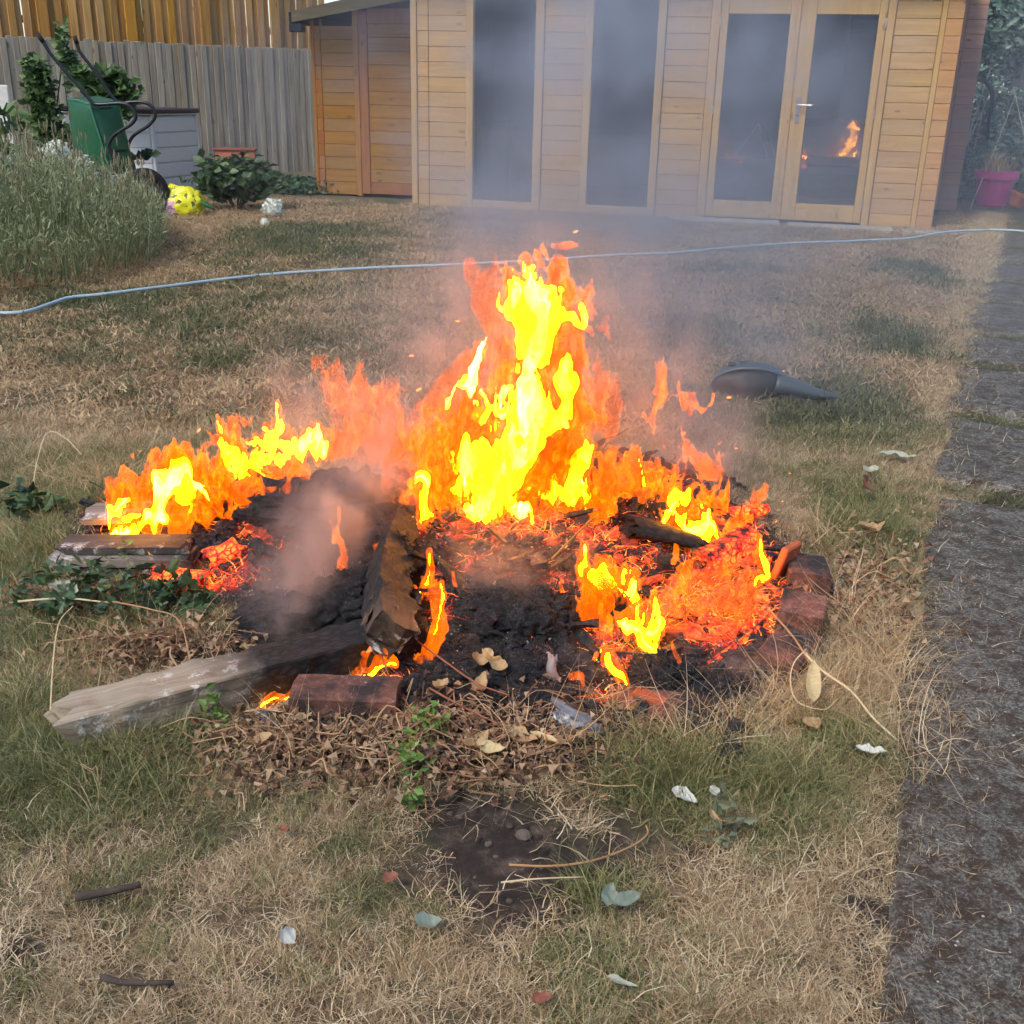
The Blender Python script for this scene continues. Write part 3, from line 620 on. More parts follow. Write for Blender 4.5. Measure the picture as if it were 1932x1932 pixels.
# yellow compost sack
sk = G(335, 409); rs = np.random.RandomState(8)
def blob(n, c, r, rs_, rough=0.12, fr=3.0, flat=1.0, seed=0, m=26, pw=2.0):
    """closed lumpy solid"""
    th = np.linspace(0, math.pi, m); ph = np.linspace(0, 2 * math.pi, 2 * m, endpoint=False); T, Pp = np.meshgrid(th, ph, indexing='ij')
    D = np.stack([np.sin(T) * np.cos(Pp), np.sin(T) * np.sin(Pp), np.cos(T)], -1)
    k = (np.abs(D) ** pw).sum(-1) ** (-1 / pw)
    q = 1 + rough * fbm(D[..., 0] * fr, D[..., 1] * fr, D[..., 2] * fr, 4, seed)
    P = D * (k * q)[..., None] * np.array(r); P = P.reshape(-1, 3) + np.array(c)
    n2 = 2 * m; i = np.arange(m - 1)[:, None] * n2; j = np.arange(n2)[None, :]; j2 = (j + 1) % n2
    return P, np.stack([i + j, i + n2 + j, i + n2 + j2, i + j2], -1).reshape(-1, 4)
t = NT("yellow_sack"); co = t.co()
c = t.mix(t.math('GREATER_THAN', t.noise(co, 22, 2), 0.60), S(226, 222, 40), S(96, 92, 26))
g = Geo(); V, F = blob(0, (0, 0, 0.10), (0.22, 0.15, 0.17), rs, 0.28, 3.2, seed=3, pw=2.6); V[:, 2] = np.maximum(V[:, 2], 0.0); g.add(V, F)
sack = thing('compost_sack', 'crumpled yellow compost sack lying at the foot of the wheelbarrow wheel', 'sack', (sk[0], sk[1] + .12, 0))
g.obj('bag', t.end(t.bsdf(c, 0.35, t.bump(t.noise(co, 14, 3), .6, .02))), sack, smooth=True)
t = NT("printed_flowers"); co = t.co(); vo = t.n("ShaderNodeTexVoronoi", i_Vector=co, i_Scale=30)
c = t.ramp(vo.outputs['Color'], [(0.1, S(150, 110, 170)), (0.4, S(220, 120, 190)), (0.6, S(240, 190, 190)), (0.8, S(140, 110, 150))])
g = Geo(); V, F = blob(0, (0, 0, 0), (0.075, 0.02, 0.075), rs, .15, 3, seed=5, m=14); g.add(V, F); g.obj('printed_picture', t.end(t.bsdf(c, .4)), sack, smooth=True, loc=(-0.055, -0.145, 0.085))
g = Geo(); V, F = blob(0, (0, 0, 0), (0.11, 0.03, 0.018), rs, .2, 3, seed=6, m=12); g.add(V, F); g.obj('green_flap', plain("green_flap", S(40, 110, 60), .4), sack, smooth=True, loc=(0.25, -0.05, 0.12), rot=(0, .5, 0))
# terracotta, planter, plant with white flower heads
TERR = plain("terracotta", S(190, 112, 84), 0.85, 0.2, var=.3)
def pot(label, u, v, r0, r1, h_, mat, rot=(0, 0, 0), dz=0.0, rim=0.025, name='flower_pot', Y=None, group=None, cat='flower pot'):
    p = G(u, v) if Y is None else A(u, v, Y)
    o = thing(name, label, cat, (p[0], p[1], max(p[2], 0) + dz), 0, group); o.rotation_euler = rot
    V, F = lathe([(0.001, 0), (r0, 0), (r1 * .985, h_ - 0.08 * h_ / .4), (r1, h_ - .001), (r1 * .90, h_ - .001), (r0 * .88, 0.02), (0.001, 0.02)], 28); g = Geo(); g.add(V, F); g.obj('body', mat, o, smooth=False)
    if rim: 
        V, F = lathe([(r1 * 0.95, h_ - .22 * h_), (r1 + rim, h_ - .22 * h_), (r1 + rim * 1.2, h_), (r1 * .93, h_), (r1 * .93, h_ - .02)], 28); g = Geo(); g.add(V, F); g.obj('rim', mat, o)
    return o
pot('broken terracotta pot lying tipped over among leaves beside the storage box', 455, 352, .10, .15, .24, TERR, (1.2, 0.5, 0.3), .16)
o = thing('trough', 'low terracotta coloured trough behind the leafy plant beside the storage box', 'trough', tuple(G(412, 345) + [0, 1.0, 0]), 0.1)
g = Geo(); [slab_box(g, *q) for q in ((-.26, .26, -.1, -.08, 0, .34), (-.26, .26, .08, .1, 0, .34), (-.26, -.24, -.079, .079, 0, .34), (.24, .26, -.079, .079, 0, .34), (-.24, .24, -.079, .079, 0, .02))]; g.obj('body', TERR, o)
g = Geo(); g.box((0, 0, 0), (.56, .24, .03), 0, .008); g.obj('lid', plain("rust_lid", S(140, 74, 62), .8), o, loc=(0, 0, .36))
def shrub(name, label, cat, c, r, n, size, mat, seed=0, aspect=.6, stem=None, up=.4, group=None, shell=.5, zmin=0.02, lump=.35):
    rs_ = np.random.RandomState(seed); o = thing(name, label, cat, (c[0], c[1], 0), 0, group)
    D = rs_.normal(size=(n, 3)); D /= np.linalg.norm(D, axis=1, keepdims=True); k = rs_.uniform(shell ** 3, 1, n) ** (1 / 3)
    q = 1 + lump * fbm(D[:, 0] * 2.5, D[:, 1] * 2.5, D[:, 2] * 2.5, 3, seed) * 2
    P = D * (k * q)[:, None] * np.array(r); P[:, 2] += c[2]; P[:, 2] = np.where(P[:, 2] < zmin, zmin + rs_.uniform(0, .1, n), P[:, 2])
    V, F, C_ = leaves(n, P, size, rs_, aspect, up, nrm=D + [0, 0, .5]); g = Geo(); g.add(V, F, C_); g.obj('foliage', mat, o)
    g = Geo(); rs2 = np.random.RandomState(seed + 1)
    for i in range(9):
        d = D[i] * np.array(r) * .8; g.tube(curve([(d[0] * .1, d[1] * .1, 0), (d[0] * .5, d[1] * .5, c[2] * .6 + d[2] * .2), (d[0], d[1], max(0.05, c[2] + d[2]))], 4), [.022 * min(r[0], .45)] * 8 + [.008 * min(r[0], .45)], 5)
    g.obj('stem', plain("brown_stem", S(92, 76, 58), .9) if 'brown_stem' not in bpy.data.materials else bpy.data.materials['brown_stem'], o)
    return o
pp = G(432, 405); shrub('leafy_plant', 'dark green broad leaved plant beside the yellow sack and storage box', 'plant', (pp[0], pp[1] + .35, .30), (.40, .3, .20), 1100, .10, MIDG, 4, .75)
pp = G(560, 368); shrub('low_weeds', 'low dark weeds spreading in the shade before the lean-to store', 'weeds', (pp[0], pp[1] + .4, .06), (.55, .5, .10), 1200, .08, DEEP, 5, .5)
def flowerhead(label, u, v, r, n, dz=0.0, seed=0, group='white flower heads lying round the leafy plant', Y=None):
    p = G(u, v) if Y is None else A(u, v, Y); rs_ = np.random.RandomState(seed); D = rs_.normal(size=(n, 3)); D /= np.linalg.norm(D, axis=1, keepdims=True); P = D * r * rs_.uniform(.8, 1, n)[:, None]; P[:, 2] += r * .7
    P[:, 2] = np.maximum(P[:, 2], 0.004)
    V, F, C_ = leaves(n, P, r * .28, rs_, 1.0, 1.0, .1, nrm=D * 3); g = Geo(); g.add(V, F, C_); V, F = blob(0, (0, 0, r * .7), (r * .8,) * 3, rs_, .1, m=10); g.add(V, F, .5)
    return tag(g.obj('white_flower', WPET, None, loc=(p[0], p[1], max(0, p[2]) + dz)), label, 'flower', group)
WPET = leaf_mat("white_petals", [S(214, 220, 196), S(232, 236, 222), S(240, 242, 236)], .7, .2)
flowerhead('largest white flower head, lying on the grass right of the leafy plant', 517, 410, .10, 420, seed=1)
flowerhead('small white flower head low beside the storage box corner', 384, 372, .08, 200, seed=2, dz=.1)
flowerhead('tiny white flower head nearest the fire hose side of the leafy plant', 500, 428, .045, 120, seed=3)
flowerhead('white flower head tucked into the right side of the leafy plant', 490, 388, .05, 120, seed=4, dz=.08)
flowerhead('long mound of white flowers showing above the grey green bush on the left', 110, 318, .13, 700, seed=5, Y=9.9, dz=.0, group=None)
flowerhead('second mound of white flowers beside the green barrow tray above the bush', 150, 335, .12, 700, seed=6, Y=9.9, dz=.0, group=None)

# grey green lavender bush
def bush_stalks():
    rs_ = np.random.RandomState(2); n = 5200
    c = G(90, 470); P = []
    cx, cyy, sx, sy = -3.68, 8.0, 1.08, 1.85
    a = rs_.uniform(0, 2 * math.pi, n); r = np.sqrt(rs_.uniform(0, 1, n)); X = cx + sx * r * np.cos(a) - 0.25 * (r * np.sin(a)); Y = cyy + sy * r * np.sin(a)
    top = 0.64 * (1 - r ** 2.2) + 0.05 + .10 * vn(X * 2, Y * 2, 0 * X, 3)
    base = np.stack([X, Y, top * rs_.uniform(.25, .85, n)], -1); out = np.arctan2(Y - cyy, X - cx) + rs_.normal(0, .6, n)
    g = Geo(); V, F, C_ = blades(base, 0.34, 0.007, rs_, 0.35, .15, 3, az=out); g.add(V, F, C_)
    m = 26000; k = rs_.randint(0, n, m); le = rs_.uniform(0, .26, m)
    Pn = base[k] + np.stack([np.cos(out[k]) * .3 * le, np.sin(out[k]) * .3 * le, le], -1) + rs_.normal(0, .015, (m, 3))
    V, F, C_ = leaves(m, Pn, .055, rs_, .16, 1.6, .1); g.add(V, F, C_)
    o = thing('lavender_bush', 'large grey green bushy mound with thin upright stalks at the left edge', 'bush', (cx, cyy, 0)); off = np.array([cx, cyy, 0]); g.V = [v - off for v in g.V]
    g.obj('foliage', LAV, o)
    q = rs_.randint(0, n, 420); g = Geo(); tops = base[q] + [0, 0, .22]; V, F, C_ = blades(tops - off, .26, .005, rs_, .12, .05, 3); g.add(V, F, C_)
    hd = tops + np.stack([rs_.normal(0, .01, 420), rs_.normal(0, .01, 420), rs_.uniform(.16, .26, 420)], -1) - off
    for p in hd: V, F = tube([p, p + [0.003, 0, .035], p + [0, 0, .065]], [.003, .007, .002], 5); g.add(V, F, .6)
    g.obj('seed_stalk', SEEDH, o)
bush_stalks()
# climber on the fence, shrub behind the barrow, white board at the left edge
def climber(name, label, uvs, Y, n, size, mat, seed, depth=.12, cat='climbing plant'):
    rs_ = np.random.RandomState(seed); P = []; W = np.array([w for *_, w in uvs], float); W /= W.sum(); k = rs_.choice(len(uvs), n, p=W)
    uu = np.array([[a, b, c, d] for a, b, c, d, w in uvs])[k]; u = uu[:, 0] + uu[:, 2] * rs_.normal(0, .5, n); v = uu[:, 1] + uu[:, 3] * rs_.normal(0, .5, n)
    P = np.array([A(a, b, Y + rs_.uniform(-depth, depth)) for a, b in zip(u, v)]); P[:, 2] = np.maximum(P[:, 2], .03); c = np.array([P[:, 0].mean(), Y, 0])
    o = thing(name, label, cat, tuple(c)); V, F, C_ = leaves(n, P - c, size, rs_, .7, .4, nrm=np.tile([[0, -1, .6]], (n, 1))); g = Geo(); g.add(V, F, C_); g.obj('foliage', mat, o)
    g = Geo()
    for i in range(len(uvs) - 1):
        if abs(uvs[i][0] - uvs[i + 1][0]) < 45: g.tube(curve([A(uvs[i][0], uvs[i][1], Y + .05) - c, A(uvs[i + 1][0] + 3, uvs[i + 1][1], Y + .05) - c], 3), .008, 5)
    g.obj('stem', bpy.data.materials['brown_stem'], o); return o
climber('climbing_plant', 'green climber hanging down the grey fence left of the wheelbarrow', [(60, 120, 18, 10, 1), (70, 150, 24, 24, 3), (76, 190, 24, 26, 4), (85, 230, 24, 26, 4), (100, 262, 30, 24, 4), (118, 80, 8, 30, .8), (125, 115, 10, 16, 1)], 12.6, 2200, .085, GREENS, 21)
climber('leafy_shrub', 'broad leaved green shrub growing over the storage box behind the barrow handles', [(150, 140, 12, 8, 1), (170, 158, 22, 14, 2), (205, 150, 26, 14, 3), (225, 172, 28, 16, 4), (195, 180, 30, 12, 3), (235, 210, 8, 18, 1.5)], 12.35, 1100, .12, GREENS, 22, cat='shrub')
climber('leafy_twig', 'thin leafy twig reaching in front of the grey storage box', [(275, 292, 14, 4, 1), (262, 298, 8, 4, 1)], 11.2, 26, .10, DEEP, 23, .03, cat='twig')
pw_ = A(8, 290, 11.2); o = thing('white_board', 'white board leaning on the fence at the left edge of the photo', 'board', (pw_[0], 11.2, 0)); g = Geo(); slab_box(g, -.55, .11, 0, .03, 0, 1.14, .01); g.obj('panel', plain("white_board", S(206, 206, 200), .6), o, rot=(-.03, 0, 0))
climber('round_leaved_plant', 'large round leaves in front of the white board at the left edge', [(6, 215, 8, 8, 1), (12, 248, 10, 10, 1), (4, 285, 10, 12, 1)], 9.9, 26, .2, GREENS, 24, .05, cat='plant')

# ------------------------------------------------------------------ right of the summerhouse
OLDW = wood("old_red_cladding", S(198, 154, 134), S(156, 124, 112), 0, vv=.1)
_q = [s_ for s_ in np.linspace(4, 9, 500) if pix(*[np.float64(k_) for k_ in FW(s_, 2.2, 2.3)])[0] < 1872][-1]; osd = thing('old_shed', 'weathered red brown log shed standing behind the right corner of the summerhouse', 'shed', FW(_q - 1.42, 2.2, 0), RZ)
g = Geo(); slab_box(g, 0, 1.40, 0.04, 0.09, 0, 2.9); ow = g.obj('wall', OLDW, osd)
for k in range(20):
    plank(0.0, 1.12, k, 0.02 + .002 * (k % 2), OLDW, ow, pz=.145, z1=2.9); plank(1.22, 1.42, k, -0.01, OLDW, ow, pz=.145, z1=2.9)
g = Geo(); slab_box(g, 1.125, 1.215, -0.05, .04, 0, 2.9, .01); g.obj('corner_post', OLDW, osd)
g = Geo(); slab_box(g, -.1, 1.5, -.2, 1.0, 2.905, 3.0); g.obj('roof', BITUMEN, osd)
bk = thing('garden_fence', 'grey green fence half hidden in leaves at the far right', 'fence', (7.0, 16.6, 0), -.1)
g = Geo(); g.box((0, 0, 0), (.14, .02, 1.9), 0, .004); bmesh_ = g.mesh('board')
for i in range(24): place('board', bmesh_, GREY, bk, (i * .15, .006 * (i % 2), .95))
g = Geo(); slab_box(g, -.1, 3.6, -.03, -.011, 1.9, 1.98, .01); g.obj('rail', GREY, bk)
def rshrub(label, u, v, Y, r, n, size, seed, mat=HEDGE, asp=.55, name='hedge_shrub', cat='shrub', group='shrubs at the far right'):
    p = A(u, v, Y); return shrub(name, label, cat, (p[0], Y, p[2]), r, n, size, mat, seed, asp, group=group, shell=.2, lump=.3)
rshrub('tall pale leaved shrub rising over the far right fence', 1905, 30, 16.2, (.9, .5, .95), 5600, .11, 31)
rshrub('dark tall hedge behind the old shed at the top right corner', 1850, 0, 17.8, (1.8, .5, 1.5), 7000, .14, 32)
rshrub('feathery green shrub between the corner of the summerhouse and the pink pot', 1800, 345, 14.6, (.42, .35, .45), 2600, .09, 33, asp=.25)
rshrub('leafy green plants behind the pink pot', 1880, 260, 15.2, (.75, .35, .7), 3600, .10, 34)
rshrub('low green plants right of the pink pot at the right edge', 1935, 345, 14.6, (.38, .35, .35), 1600, .10, 35, mat=DEEP)
rshrub('bluish shrub against the old shed above the feathery shrub', 1812, 290, 15.0, (.35, .3, .35), 1500, .09, 36)
for i, (p, q, lb) in enumerate((((1868, 132), (1832, 238), 'pale cane leaning on the old shed, tallest of the bundle'), ((1872, 168), (1838, 240), 'pale cane leaning on the old shed, shortest of the bundle'), ((1858, 188), (1833, 300), 'orange tinted cane leaning low before the old shed'), ((1815, 130), (1795, 190), 'thin cane crossing behind the summerhouse corner'), ((1918, 175), (1900, 220), 'left thin cane among the leaves at the right edge'), ((1912, 165), (1928, 240), 'right thin cane among the leaves at the right edge'))):
    a = A(*p, 15.0); b = A(*q, 14.6); d = b - a; b2 = a + d * (a[2] / -d[2]) if d[2] < 0 else b; g = Geo(); g.tube([a - b2, (a - b2) * .5 + [.01, 0, 0], [0, 0, 0]], [.004, .006, .007], 6)
    tag(g.obj('bamboo_cane', plain("cane%d" % i, S(196, 178, 150) if i != 2 else S(206, 140, 100), .6), None, smooth=True, loc=b2), lb, 'cane', 'garden canes behind the pink pot')
g = Geo(); g.tube(curve([A(1858, 152, 14.6), A(1870, 168, 14.5), A(1872, 195, 14.5), A(1866, 225, 14.6), A(1862, 262, 14.7)], 6), .025, 7); tag(g.obj('drain_hose', plain("black_hose", S(30, 32, 38), .5), None, smooth=True), 'thick black hose curving down before the old shed', 'hose')
PINK = plain("magenta_plastic", S(196, 62, 140), .45, var=.08)
pk = pot('magenta plastic flower pot with dry stems beside the far end of the path', 1870, 387, .17, .235, .40, PINK, rim=.018, name='pink_pot')
V, F = lathe([(.001, .345), (.215, .345)], 20); g = Geo(); g.add(V, F); g.obj('soil', plain("pot_soil", S(60, 48, 40), .95), pk)
rs = np.random.RandomState(12); bs = np.stack([rs.normal(0, .09, 160), rs.normal(0, .09, 160), np.full(160, .34)], -1); V, F, C_ = blades(bs, .36, .008, rs, .35, .3, 4, curl=.15); g = Geo(); g.add(V, F, C_)
dp = thing('dry_plant', 'dead straw coloured plant standing in the magenta pot', 'plant', tuple(pk.location)); g.obj('foliage', STRAW, dp)
pot('small terracotta pot tipped beside the magenta pot', 1912, 392, .075, .11, .16, TERR, (.2, .35, .2), .02, .015, 'terracotta_pot')
# garden hose over the lawn
HP = [(-60, 590), (0, 597), (50, 594), (100, 578), (135, 568), (200, 562), (300, 549), (400, 535), (520, 522), (640, 514), (760, 508), (880, 504), (1000, 498), (1100, 491), (1200, 485), (1300, 479), (1400, 470), (1500, 464), (1600, 460), (1700, 455), (1745, 449), (1800, 443), (1870, 441), (1932, 444), (2000, 450)]
P = curve([G(u, v - 2, 0.03) for u, v in HP], 8); P[:, 2] = .044 + .012 * sstep(3.6, 4.2, P[:, 0]) + .006 * vn(P[:, 0] * 1.7, P[:, 1] * 1.7, 0 * P[:, 0])
g = Geo(); g.tube(P, .0105, 8); tag(g.obj('garden_hose', plain("blue_grey_hose", S(164, 186, 196), .5, var=.1), None, smooth=True), 'pale blue grey garden hose snaking across the whole lawn', 'hose')
# dark plastic hood with spout
bp = G(1420, 758); bw_ = thing('blower', 'dark grey plastic garden blower shell with a pointed spout lying on the lawn', 'garden tool', (bp[0], bp[1] + .05, 0), -.12)
PLA = plain("dark_plastic", S(66, 78, 84), .42, 0.15, var=.2)
th = np.linspace(-.15, math.pi * .98, 30); ph = np.linspace(-.5 * math.pi, .5 * math.pi, 22); T, Pp = np.meshgrid(th, ph, indexing='ij')
X = .175 * np.sin(Pp) * 1.0; rr = np.cos(Pp) ** .7; Yb = -.11 * np.cos(T) * rr + .02; Zb = .145 * np.maximum(np.sin(T), -.1) * rr + .01 + 0 * Pp; Zb = np.maximum(Zb, .004)
mask = T > .95
g = Geo(); n1_, n2_ = T.shape; i = np.arange(n1_ - 1)[:, None] * n2_; j = np.arange(n2_ - 1)[None, :]; F = np.stack([i + j, i + j + 1, i + n2_ + j + 1, i + n2_ + j], -1).reshape(-1, 4)
keep = (T > 1.05)[:-1, :-1].ravel(); g.add(np.stack([X, Yb, Zb], -1).reshape(-1, 3), F[keep]); o = g.obj('housing', PLA, bw_, smooth=True); m_ = o.modifiers.new('t', 'SOLIDIFY'); m_.thickness = .008
V, F = tube(curve([(.10, .0, .07), (.17, -.01, .062), (.24, -.015, .045), (.31, -.02, .036), (.36, -.022, .032)], 5), np.linspace(.062, .012, 21), 14, .75); g = Geo(); g.add(V, F); g.obj('spout', PLA, bw_, smooth=True)
V, F = blob(0, (0, 0, 0), (.145, .085, .085), rs, .12, 3, seed=8, m=20); V[:, 2] = np.maximum(V[:, 2], -.052); g = Geo(); g.add(V, F); g.obj('dark_filling', plain('filling_black', S(38, 42, 44), .6), bw_, smooth=True, loc=(-.02, .03, .056))  # dark filling added for the hood's bulk and its shaded opening
g = Geo(); [g.box((-.09 + .05 * i, .0 + .02, .148 - .006 * abs(i - 1)), (.03, .05, .008), 0, .003) for i in range(4)]; g.obj('vent', plain("vent_dark", S(48, 56, 60), .5), bw_)
# ------------------------------------------------------------------ grass
def grass_mat(name, stops, tr=0.3):
    t = NT(name); sh = t.n("ShaderNodeAttribute", attribute_name='shade').outputs['Fac']
    oi = t.n("ShaderNodeObjectInfo").outputs['Random']
    f = t.math('ADD', t.math('MULTIPLY', sh, 0.62), t.math('MULTIPLY', oi, 0.38))
    c = t.ramp(f, stops); b = t.bsdf(c, 0.65); tl = t.n("ShaderNodeBsdfTranslucent", i_Color=c)
    m = t.n("ShaderNodeMixShader", i_0=tr); t.l(b.outputs[0], m.inputs[1]); t.l(tl.outputs[0], m.inputs[2]); return t.end(m)
DRY = grass_mat("dry_grass", [(0.0, S(80, 64, 46)), (0.24, S(148, 122, 90)), (0.56, S(206, 182, 144)), (0.82, S(238, 224, 194)), (0.9, S(140, 138, 96)), (1.0, S(206, 160, 120))])
GRS = grass_mat("green_grass", [(0.0, S(56, 62, 40)), (0.35, S(98, 106, 62)), (0.60, S(138, 142, 92)), (0.78, S(176, 166, 122)), (1.0, S(208, 190, 148))])
DRYF = grass_mat("far_dry_grass", [(0.0, S(94, 74, 54)), (0.3, S(158, 130, 98)), (0.65, S(200, 172, 132)), (1.0, S(224, 202, 164))])
GRSF = grass_mat("far_green_grass", [(0.0, S(52, 58, 38)), (0.4, S(88, 94, 62)), (0.7, S(122, 122, 84)), (1.0, S(176, 162, 122))])
LNG = grass_mat("long_straw", [(0.0, S(140, 114, 80)), (0.5, S(200, 176, 134)), (1.0, S(234, 220, 190))])
protos = bpy.data.collections.new("tufts")           # source tufts, placed only as instances
def tuft(nm, mat, n, rad, L, w, lean, droop, curl, seed, seg=3):
    rs_ = np.random.RandomState(seed); b = np.stack([rs_.normal(0, rad * .55, n), rs_.normal(0, rad * .55, n), np.zeros(n) - .003], -1)
    V, F, C_ = blades(b, L, w, rs_, lean, droop, seg, curl=curl); g = Geo(); g.add(V, F, C_); me = g.mesh(nm); me.materials.append(mat)
    o = bpy.data.objects.new(nm, me); return o
def scatter(name, label, protos_, P, scl, rs_, tilt=0.15):
    """one stuff object: the tufts instanced on its points"""
    n = len(P); me = bpy.data.meshes.new(name); me.vertices.add(n); me.vertices.foreach_set('co', np.asarray(P, np.float32).ravel())
    rot = np.stack([rs_.normal(0, tilt, n), rs_.normal(0, tilt, n), rs_.uniform(0, 6.283, n)], -1)
    a = me.attributes.new('rot', 'FLOAT_VECTOR', 'POINT'); a.data.foreach_set('vector', rot.astype(np.float32).ravel())
    a = me.attributes.new('scl', 'FLOAT', 'POINT'); a.data.foreach_set('value', np.asarray(scl, np.float32))
    a = me.attributes.new('pick', 'INT', 'POINT'); a.data.foreach_set('value', rs_.randint(0, len(protos_), n).astype(np.int32))
    o = bpy.data.objects.new(name, me); COL.objects.link(o); tag(o, label, None, None, 'stuff')
    c = bpy.data.collections.new(name + "_source")
    for q in protos_: c.objects.link(q)
    ng = bpy.data.node_groups.new(name, 'GeometryNodeTree'); ng.interface.new_socket('Geometry', in_out='INPUT', socket_type='NodeSocketGeometry'); ng.interface.new_socket('Geometry', in_out='OUTPUT', socket_type='NodeSocketGeometry')
    N = ng.nodes; Lk = ng.links; gi = N.new('NodeGroupInput'); go = N.new('NodeGroupOutput'); ci = N.new('GeometryNodeCollectionInfo'); ci.inputs[0].default_value = c; ci.inputs[1].default_value = True; ci.inputs[2].default_value = True
    ip = N.new('GeometryNodeInstanceOnPoints'); Lk.new(gi.outputs[0], ip.inputs['Points']); Lk.new(ci.outputs[0], ip.inputs['Instance']); ip.inputs['Pick Instance'].default_value = True
    for an, dt, inp in (('pick', 'INT', 'Instance Index'), ('rot', 'FLOAT_VECTOR', 'Rotation'), ('scl', 'FLOAT', 'Scale')):
        na = N.new('GeometryNodeInputNamedAttribute'); na.data_type = dt; na.inputs[0].default_value = an; Lk.new(na.outputs[0], ip.inputs[inp])
    Lk.new(ip.outputs[0], go.inputs[0]); md = o.modifiers.new('scatter', 'NODES'); md.node_group = ng; return o
rs = np.random.RandomState(77)
def ground_z(x, y): return hm(x, y) + 0.010 * fbm(x * 4, y * 4, 0 * x, 3, 1) * np.clip(1.5 - y / 8, 0, 1) - .012 * masks(x, y)[0]
def field(n, y0, y1, m=0.5):
    y = np.sqrt(rs.uniform(0, 1, n) * (y1 ** 2 - y0 ** 2) + y0 ** 2); x = rs.uniform(-1, 1, n) * (0.5 * y + m); return x, y
GREENP = [(180, 1430, 240, 110, 1.3), (1260, 1460, 170, 80, 1.2), (1450, 1500, 130, 60, 1.0), (1460, 1600, 70, 60, .9), (1180, 1680, 90, 60, .9), (700, 1690, 130, 50, .8), (640, 1600, 90, 40, .8), (460, 1560, 120, 40, .8), (1110, 1820, 120, 60, .8), (1150, 1900, 160, 50, .6), (70, 1560, 90, 60, .6), (60, 1880, 60, 40, .6), (120, 1210, 200, 60, .7), (150, 920, 120, 60, 1.0), (1640, 990, 90, 70, 1.1), (1590, 790, 140, 50, .9), (1600, 730, 90, 30, .5), (1700, 640, 80, 40, .6), (1750, 520, 60, 40, .6), (400, 620, 120, 25, .3), (430, 680, 60, 20, .8), (220, 740, 60, 14, .6), (520, 760, 60, 20, .5), (150, 570, 110, 16, .7), (560, 440, 150, 16, .6), (620, 470, 150, 14, .5), (1250, 620, 150, 40, .3), (1350, 510, 120, 16, .5), (1130, 1600, 60, 40, .5), (60, 1050, 80, 60, 1.0)]
def greenness(x, y):
    g_ = .40 * fbm(x * 1.3, y * 1.3, 0 * x, 4, 50) + .10 * vn(x * 9, y * 9, 0 * x, 51)
    p = 0 * x
    for u, v, ru, rv, k in GREENP: p = np.maximum(p, k * ell(x, y, u, v, ru, rv))
    return g_ + .75 * p
def allowed(x, y, pe=0.03):
    b, p = masks(x, y); q = path_edge(x, y); q = np.where(y < 14.0, q, -1)
    sx = (x - O2[0]) * E2[0] + (y - O2[1]) * E2[1]; sy = (x - O2[0]) * N2[0] + (y - O2[1]) * N2[1]
    inside = (sx > -1.5) & (sx < 5.4) & (sy > -.06) | (sx > 2.7) & (sx < 4.95) & (sy > -.42)
    return (rs.uniform(0, 1, len(x)) > b * 1.6) & (p < rs.uniform(.10, .45, len(x))) & (rs.uniform(0, 1, len(x)) > sstep(-.26 * np.clip(2.4 / (y + .3), .25, 1.2), pe + .04, q)) & ~inside
dn = [tuft("dry_tuft", DRY, 95, .045, .036, .0016, .9, .5, .6, i) for i in range(5)] + [tuft("dry_tuft", DRY, 60, .05, .050, .0016, 1.2, .3, .9, 9 + i) for i in range(3)]
gn = [tuft("green_tuft", GRS, 80, .040, .046, .0017, .6, .5, .4, 20 + i) for i in range(5)]
gl = [tuft("long_green_tuft", GRS, 46, .045, .085, .0022, .55, .6, .4, 30 + i, 4) for i in range(4)]
df = [tuft("far_dry_tuft", DRYF, 70, .12, .045, .0060, .95, .4, .5, 40 + i, 2) for i in range(4)]
gf = [tuft("far_green_tuft", GRSF, 70, .12, .050, .0060, .75, .4, .4, 50 + i, 2) for i in range(4)]
ls = [tuft("straw_tuft", LNG, 16, .05, .16, .0020, .75, .6, .7, 60 + i, 5) for i in range(4)]
x, y = field(15000, .85, 4.0, .35); k = allowed(x, y); x, y = x[k], y[k]; gr = greenness(x, y) + rs.normal(0, .19, len(x)); g_ = gr > .27
P = np.stack([x, y, ground_z(x, y)], -1); sp = rs.uniform(.7, 1.25, len(x)) * (1 + .35 * fbm(x * 2, y * 2, 0 * x, 2, 60))
scatter('dry_grass', 'dry straw coloured lawn grass in the foreground', dn, P[~g_], sp[~g_], rs)
scatter('green_grass', 'green tufts of lawn grass among the dry grass in the foreground', gn, P[g_], sp[g_], rs)
x, y = field(26000, 3.8, 12.6, .6); k = allowed(x, y, .0) & (rs.uniform(0, 1, len(x)) < np.clip(7.5 / y, .5, 1)); x, y = x[k], y[k]; g_ = greenness(x, y) + rs.normal(0, .12, len(x)) > .20
P = np.stack([x, y, 0 * x + hm(x, y)], -1); sp = rs.uniform(.6, 1.15, len(x))
scatter('dry_grass', 'dry straw coloured lawn grass further back', df, P[~g_], sp[~g_], rs)
scatter('green_grass', 'greener lawn grass further back', gf, P[g_], sp[g_], rs)
def patch(L):
    P = []
    for (u, v, ru, rv, n) in L:
        c = G(u, v); a = G(u + ru, v); b = G(u, v - rv); P.append(np.stack([rs.normal(c[0], abs(a[0] - c[0]) * .55, n), rs.normal(c[1], abs(b[1] - c[1]) * .5, n)], -1))
    P = np.concatenate(P); return np.column_stack([P, ground_z(P[:, 0], P[:, 1]) - .002])
